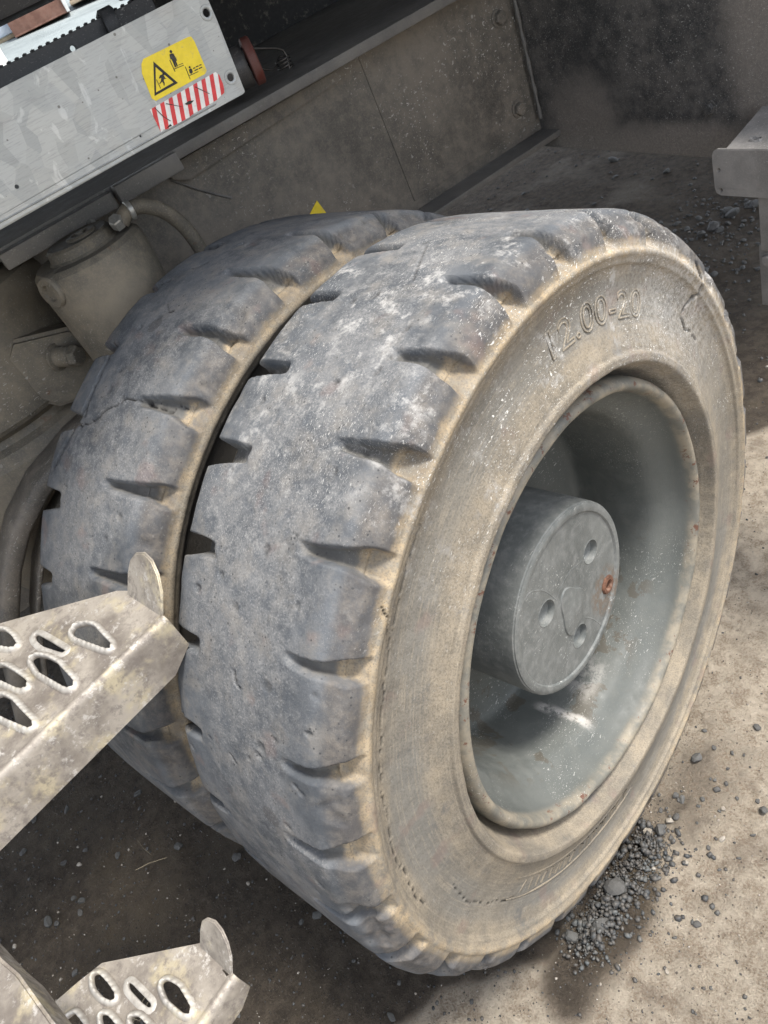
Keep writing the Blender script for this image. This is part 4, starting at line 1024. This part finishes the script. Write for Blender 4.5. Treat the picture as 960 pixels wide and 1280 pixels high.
# small tuft of dry stalks and a lone straw
def stalks(n, x, y, L_, name, label, cat):
    bm = bmesh.new()
    for i in range(n):
        a = rs.uniform(0, 6.28); l = L_*rs.uniform(.5, 1); b = rs.uniform(.1, .6)
        p0 = Vector((x+rs.gauss(0, L_*.2), y+rs.gauss(0, L_*.2), gh(x, y)+.002)); d = Vector((math.cos(a), math.sin(a), b))
        p1 = p0+d*l*.5; p2 = p0+d*l*.9+Vector((rs.gauss(0, .004), rs.gauss(0, .004), -b*l*.4)); r = .0006
        prev = None
        for p in (p0, p1, p2):
            cur = [bm.verts.new(p+Vector((r*math.cos(t), r*math.sin(t)*.6, r*math.sin(t)))) for t in (0, 2.1, 4.2)]
            if prev:
                for k in range(3): bm.faces.new((prev[k], prev[(k+1) % 3], cur[(k+1) % 3], cur[k]))
            prev = cur
    o = from_bm(name, bm, 'straw'); tag(o, label, cat); return o
stalks(16, -.665, -.915, .07, 'dry_grass_tuft', 'small tangle of dry stalks on the mud above the lower step', 'dry grass')
stalks(2, -.93, -.66, .09, 'straw', 'single dry straw on the shaded mud below the upper step', 'straw')

# ------------------------------------------------------------------ the yard far behind, seen through the slit at top left
def yb(name, c, sx, sy, sz, rot, mat, label, cat, extra=None):
    o = bpy.data.objects.new(name, None); COL.objects.link(o); o.location = c; o.rotation_euler.z = rot; tag(o, label, cat); return o
R0 = math.radians(150)
bl = yb('barrier_block', (-20.4, 8.75, 1.42), 0, 0, 0, math.radians(62), None, 'white concrete barrier block with red slanted stripes on the pale yard', 'barrier')
bk = plate('block_body', [(-.9, 0), (.55, 0), (.55, 1.10), (.42, 1.18), (-.9, 1.18)], [], lambda u, v, w_: (u, w_, v), .7, 'white', bl, bev=.02)
for i in range(3):
    plate('red_stripe', [(.50-.38*i, .62), (.36-.38*i, .62), (.24-.38*i, .92), (.38-.38*i, .92)], [], lambda u, v, w_: (u, -.706-w_, v+.14), .004, 'tred', bl)
    plate('red_stripe', [(.552, -.05-.28*i)]*0+[(-.10-.22*i, .60), (-.2-.22*i, .60), (-.3-.22*i, .9), (-.2-.22*i, .9)], [], lambda u, v, w_: (.553+w_, u, v), .003, 'tred', bl)
cn = yb('brown_container', (-26.6, 14.05, 2.03), 0, 0, 0, math.radians(60), None, 'open brown steel container with pale frame standing on the yard', 'container')
box('container_wall', -.9, .9, -1.2, -1.1, .05, 1.1, 'brown', cn, .01); box('container_wall', -.9, .9, 1.1, 1.2, .05, 1.1, 'brown', cn, .01)
box('container_wall', -.9, -.85, -1.1, 1.1, .05, 1.1, 'brown', cn, .01); box('container_floor', -.9, .95, -1.2, 1.2, 0, .05, 'brown', cn, .01)
box('container_post', .88, .98, -1.27, -1.17, 0, 1.2, 'white', cn, .01); box('container_post', .88, .98, 1.17, 1.27, 0, 1.2, 'white', cn, .01)
sh = yb('sheet_stack', (-28.3, 13.2, 2.19), 0, 0, 0, math.radians(60), None, 'pale blue sheet-covered stack between the striped block and the brown container', 'covered stack')
box('sheet_cover', -1.3, 1.3, -1.3, 1.35, 0, 1.35, 'blue', sh, .12); box('pallet', -1.2, 1.2, -1.2, 1.25, -.1, .02, 'wood', sh, .01)
tp = yb('timber_stack', (-27.0, 16.7, 2.07), 0, 0, 0, math.radians(60), None, 'stack of sawn timber boards right of the brown container on the yard', 'timber stack')
for i in range(9):
    for j in range(3):
        box('board', -1.0+.02*((i*7+j) % 5), 1.0, -1.25+.83*j, -.50+.83*j, .1+.13*i, .21+.13*i, 'wood', tp, .01)
dr = yb('pink_drum', (-27.4, 19.0, 2.1), 0, 0, 0, 0, None, 'faded pink drum standing right of the timber stack', 'drum')
lathe('drum_body', (0, 0, 0), (0, 0, 1), [(0, .29), (.02, .3), (.3, .3), (.31, .31), (.33, .3), (.6, .3), (.61, .31), (.63, .3), (.9, .3), (.92, .29)], 'pink', dr, 24)
lathe('drum_lid', (0, 0, .915), (0, 0, 1), [(0, .27), (.01, .27)], 'white', dr, 24)
print('built', len(bpy.data.objects))
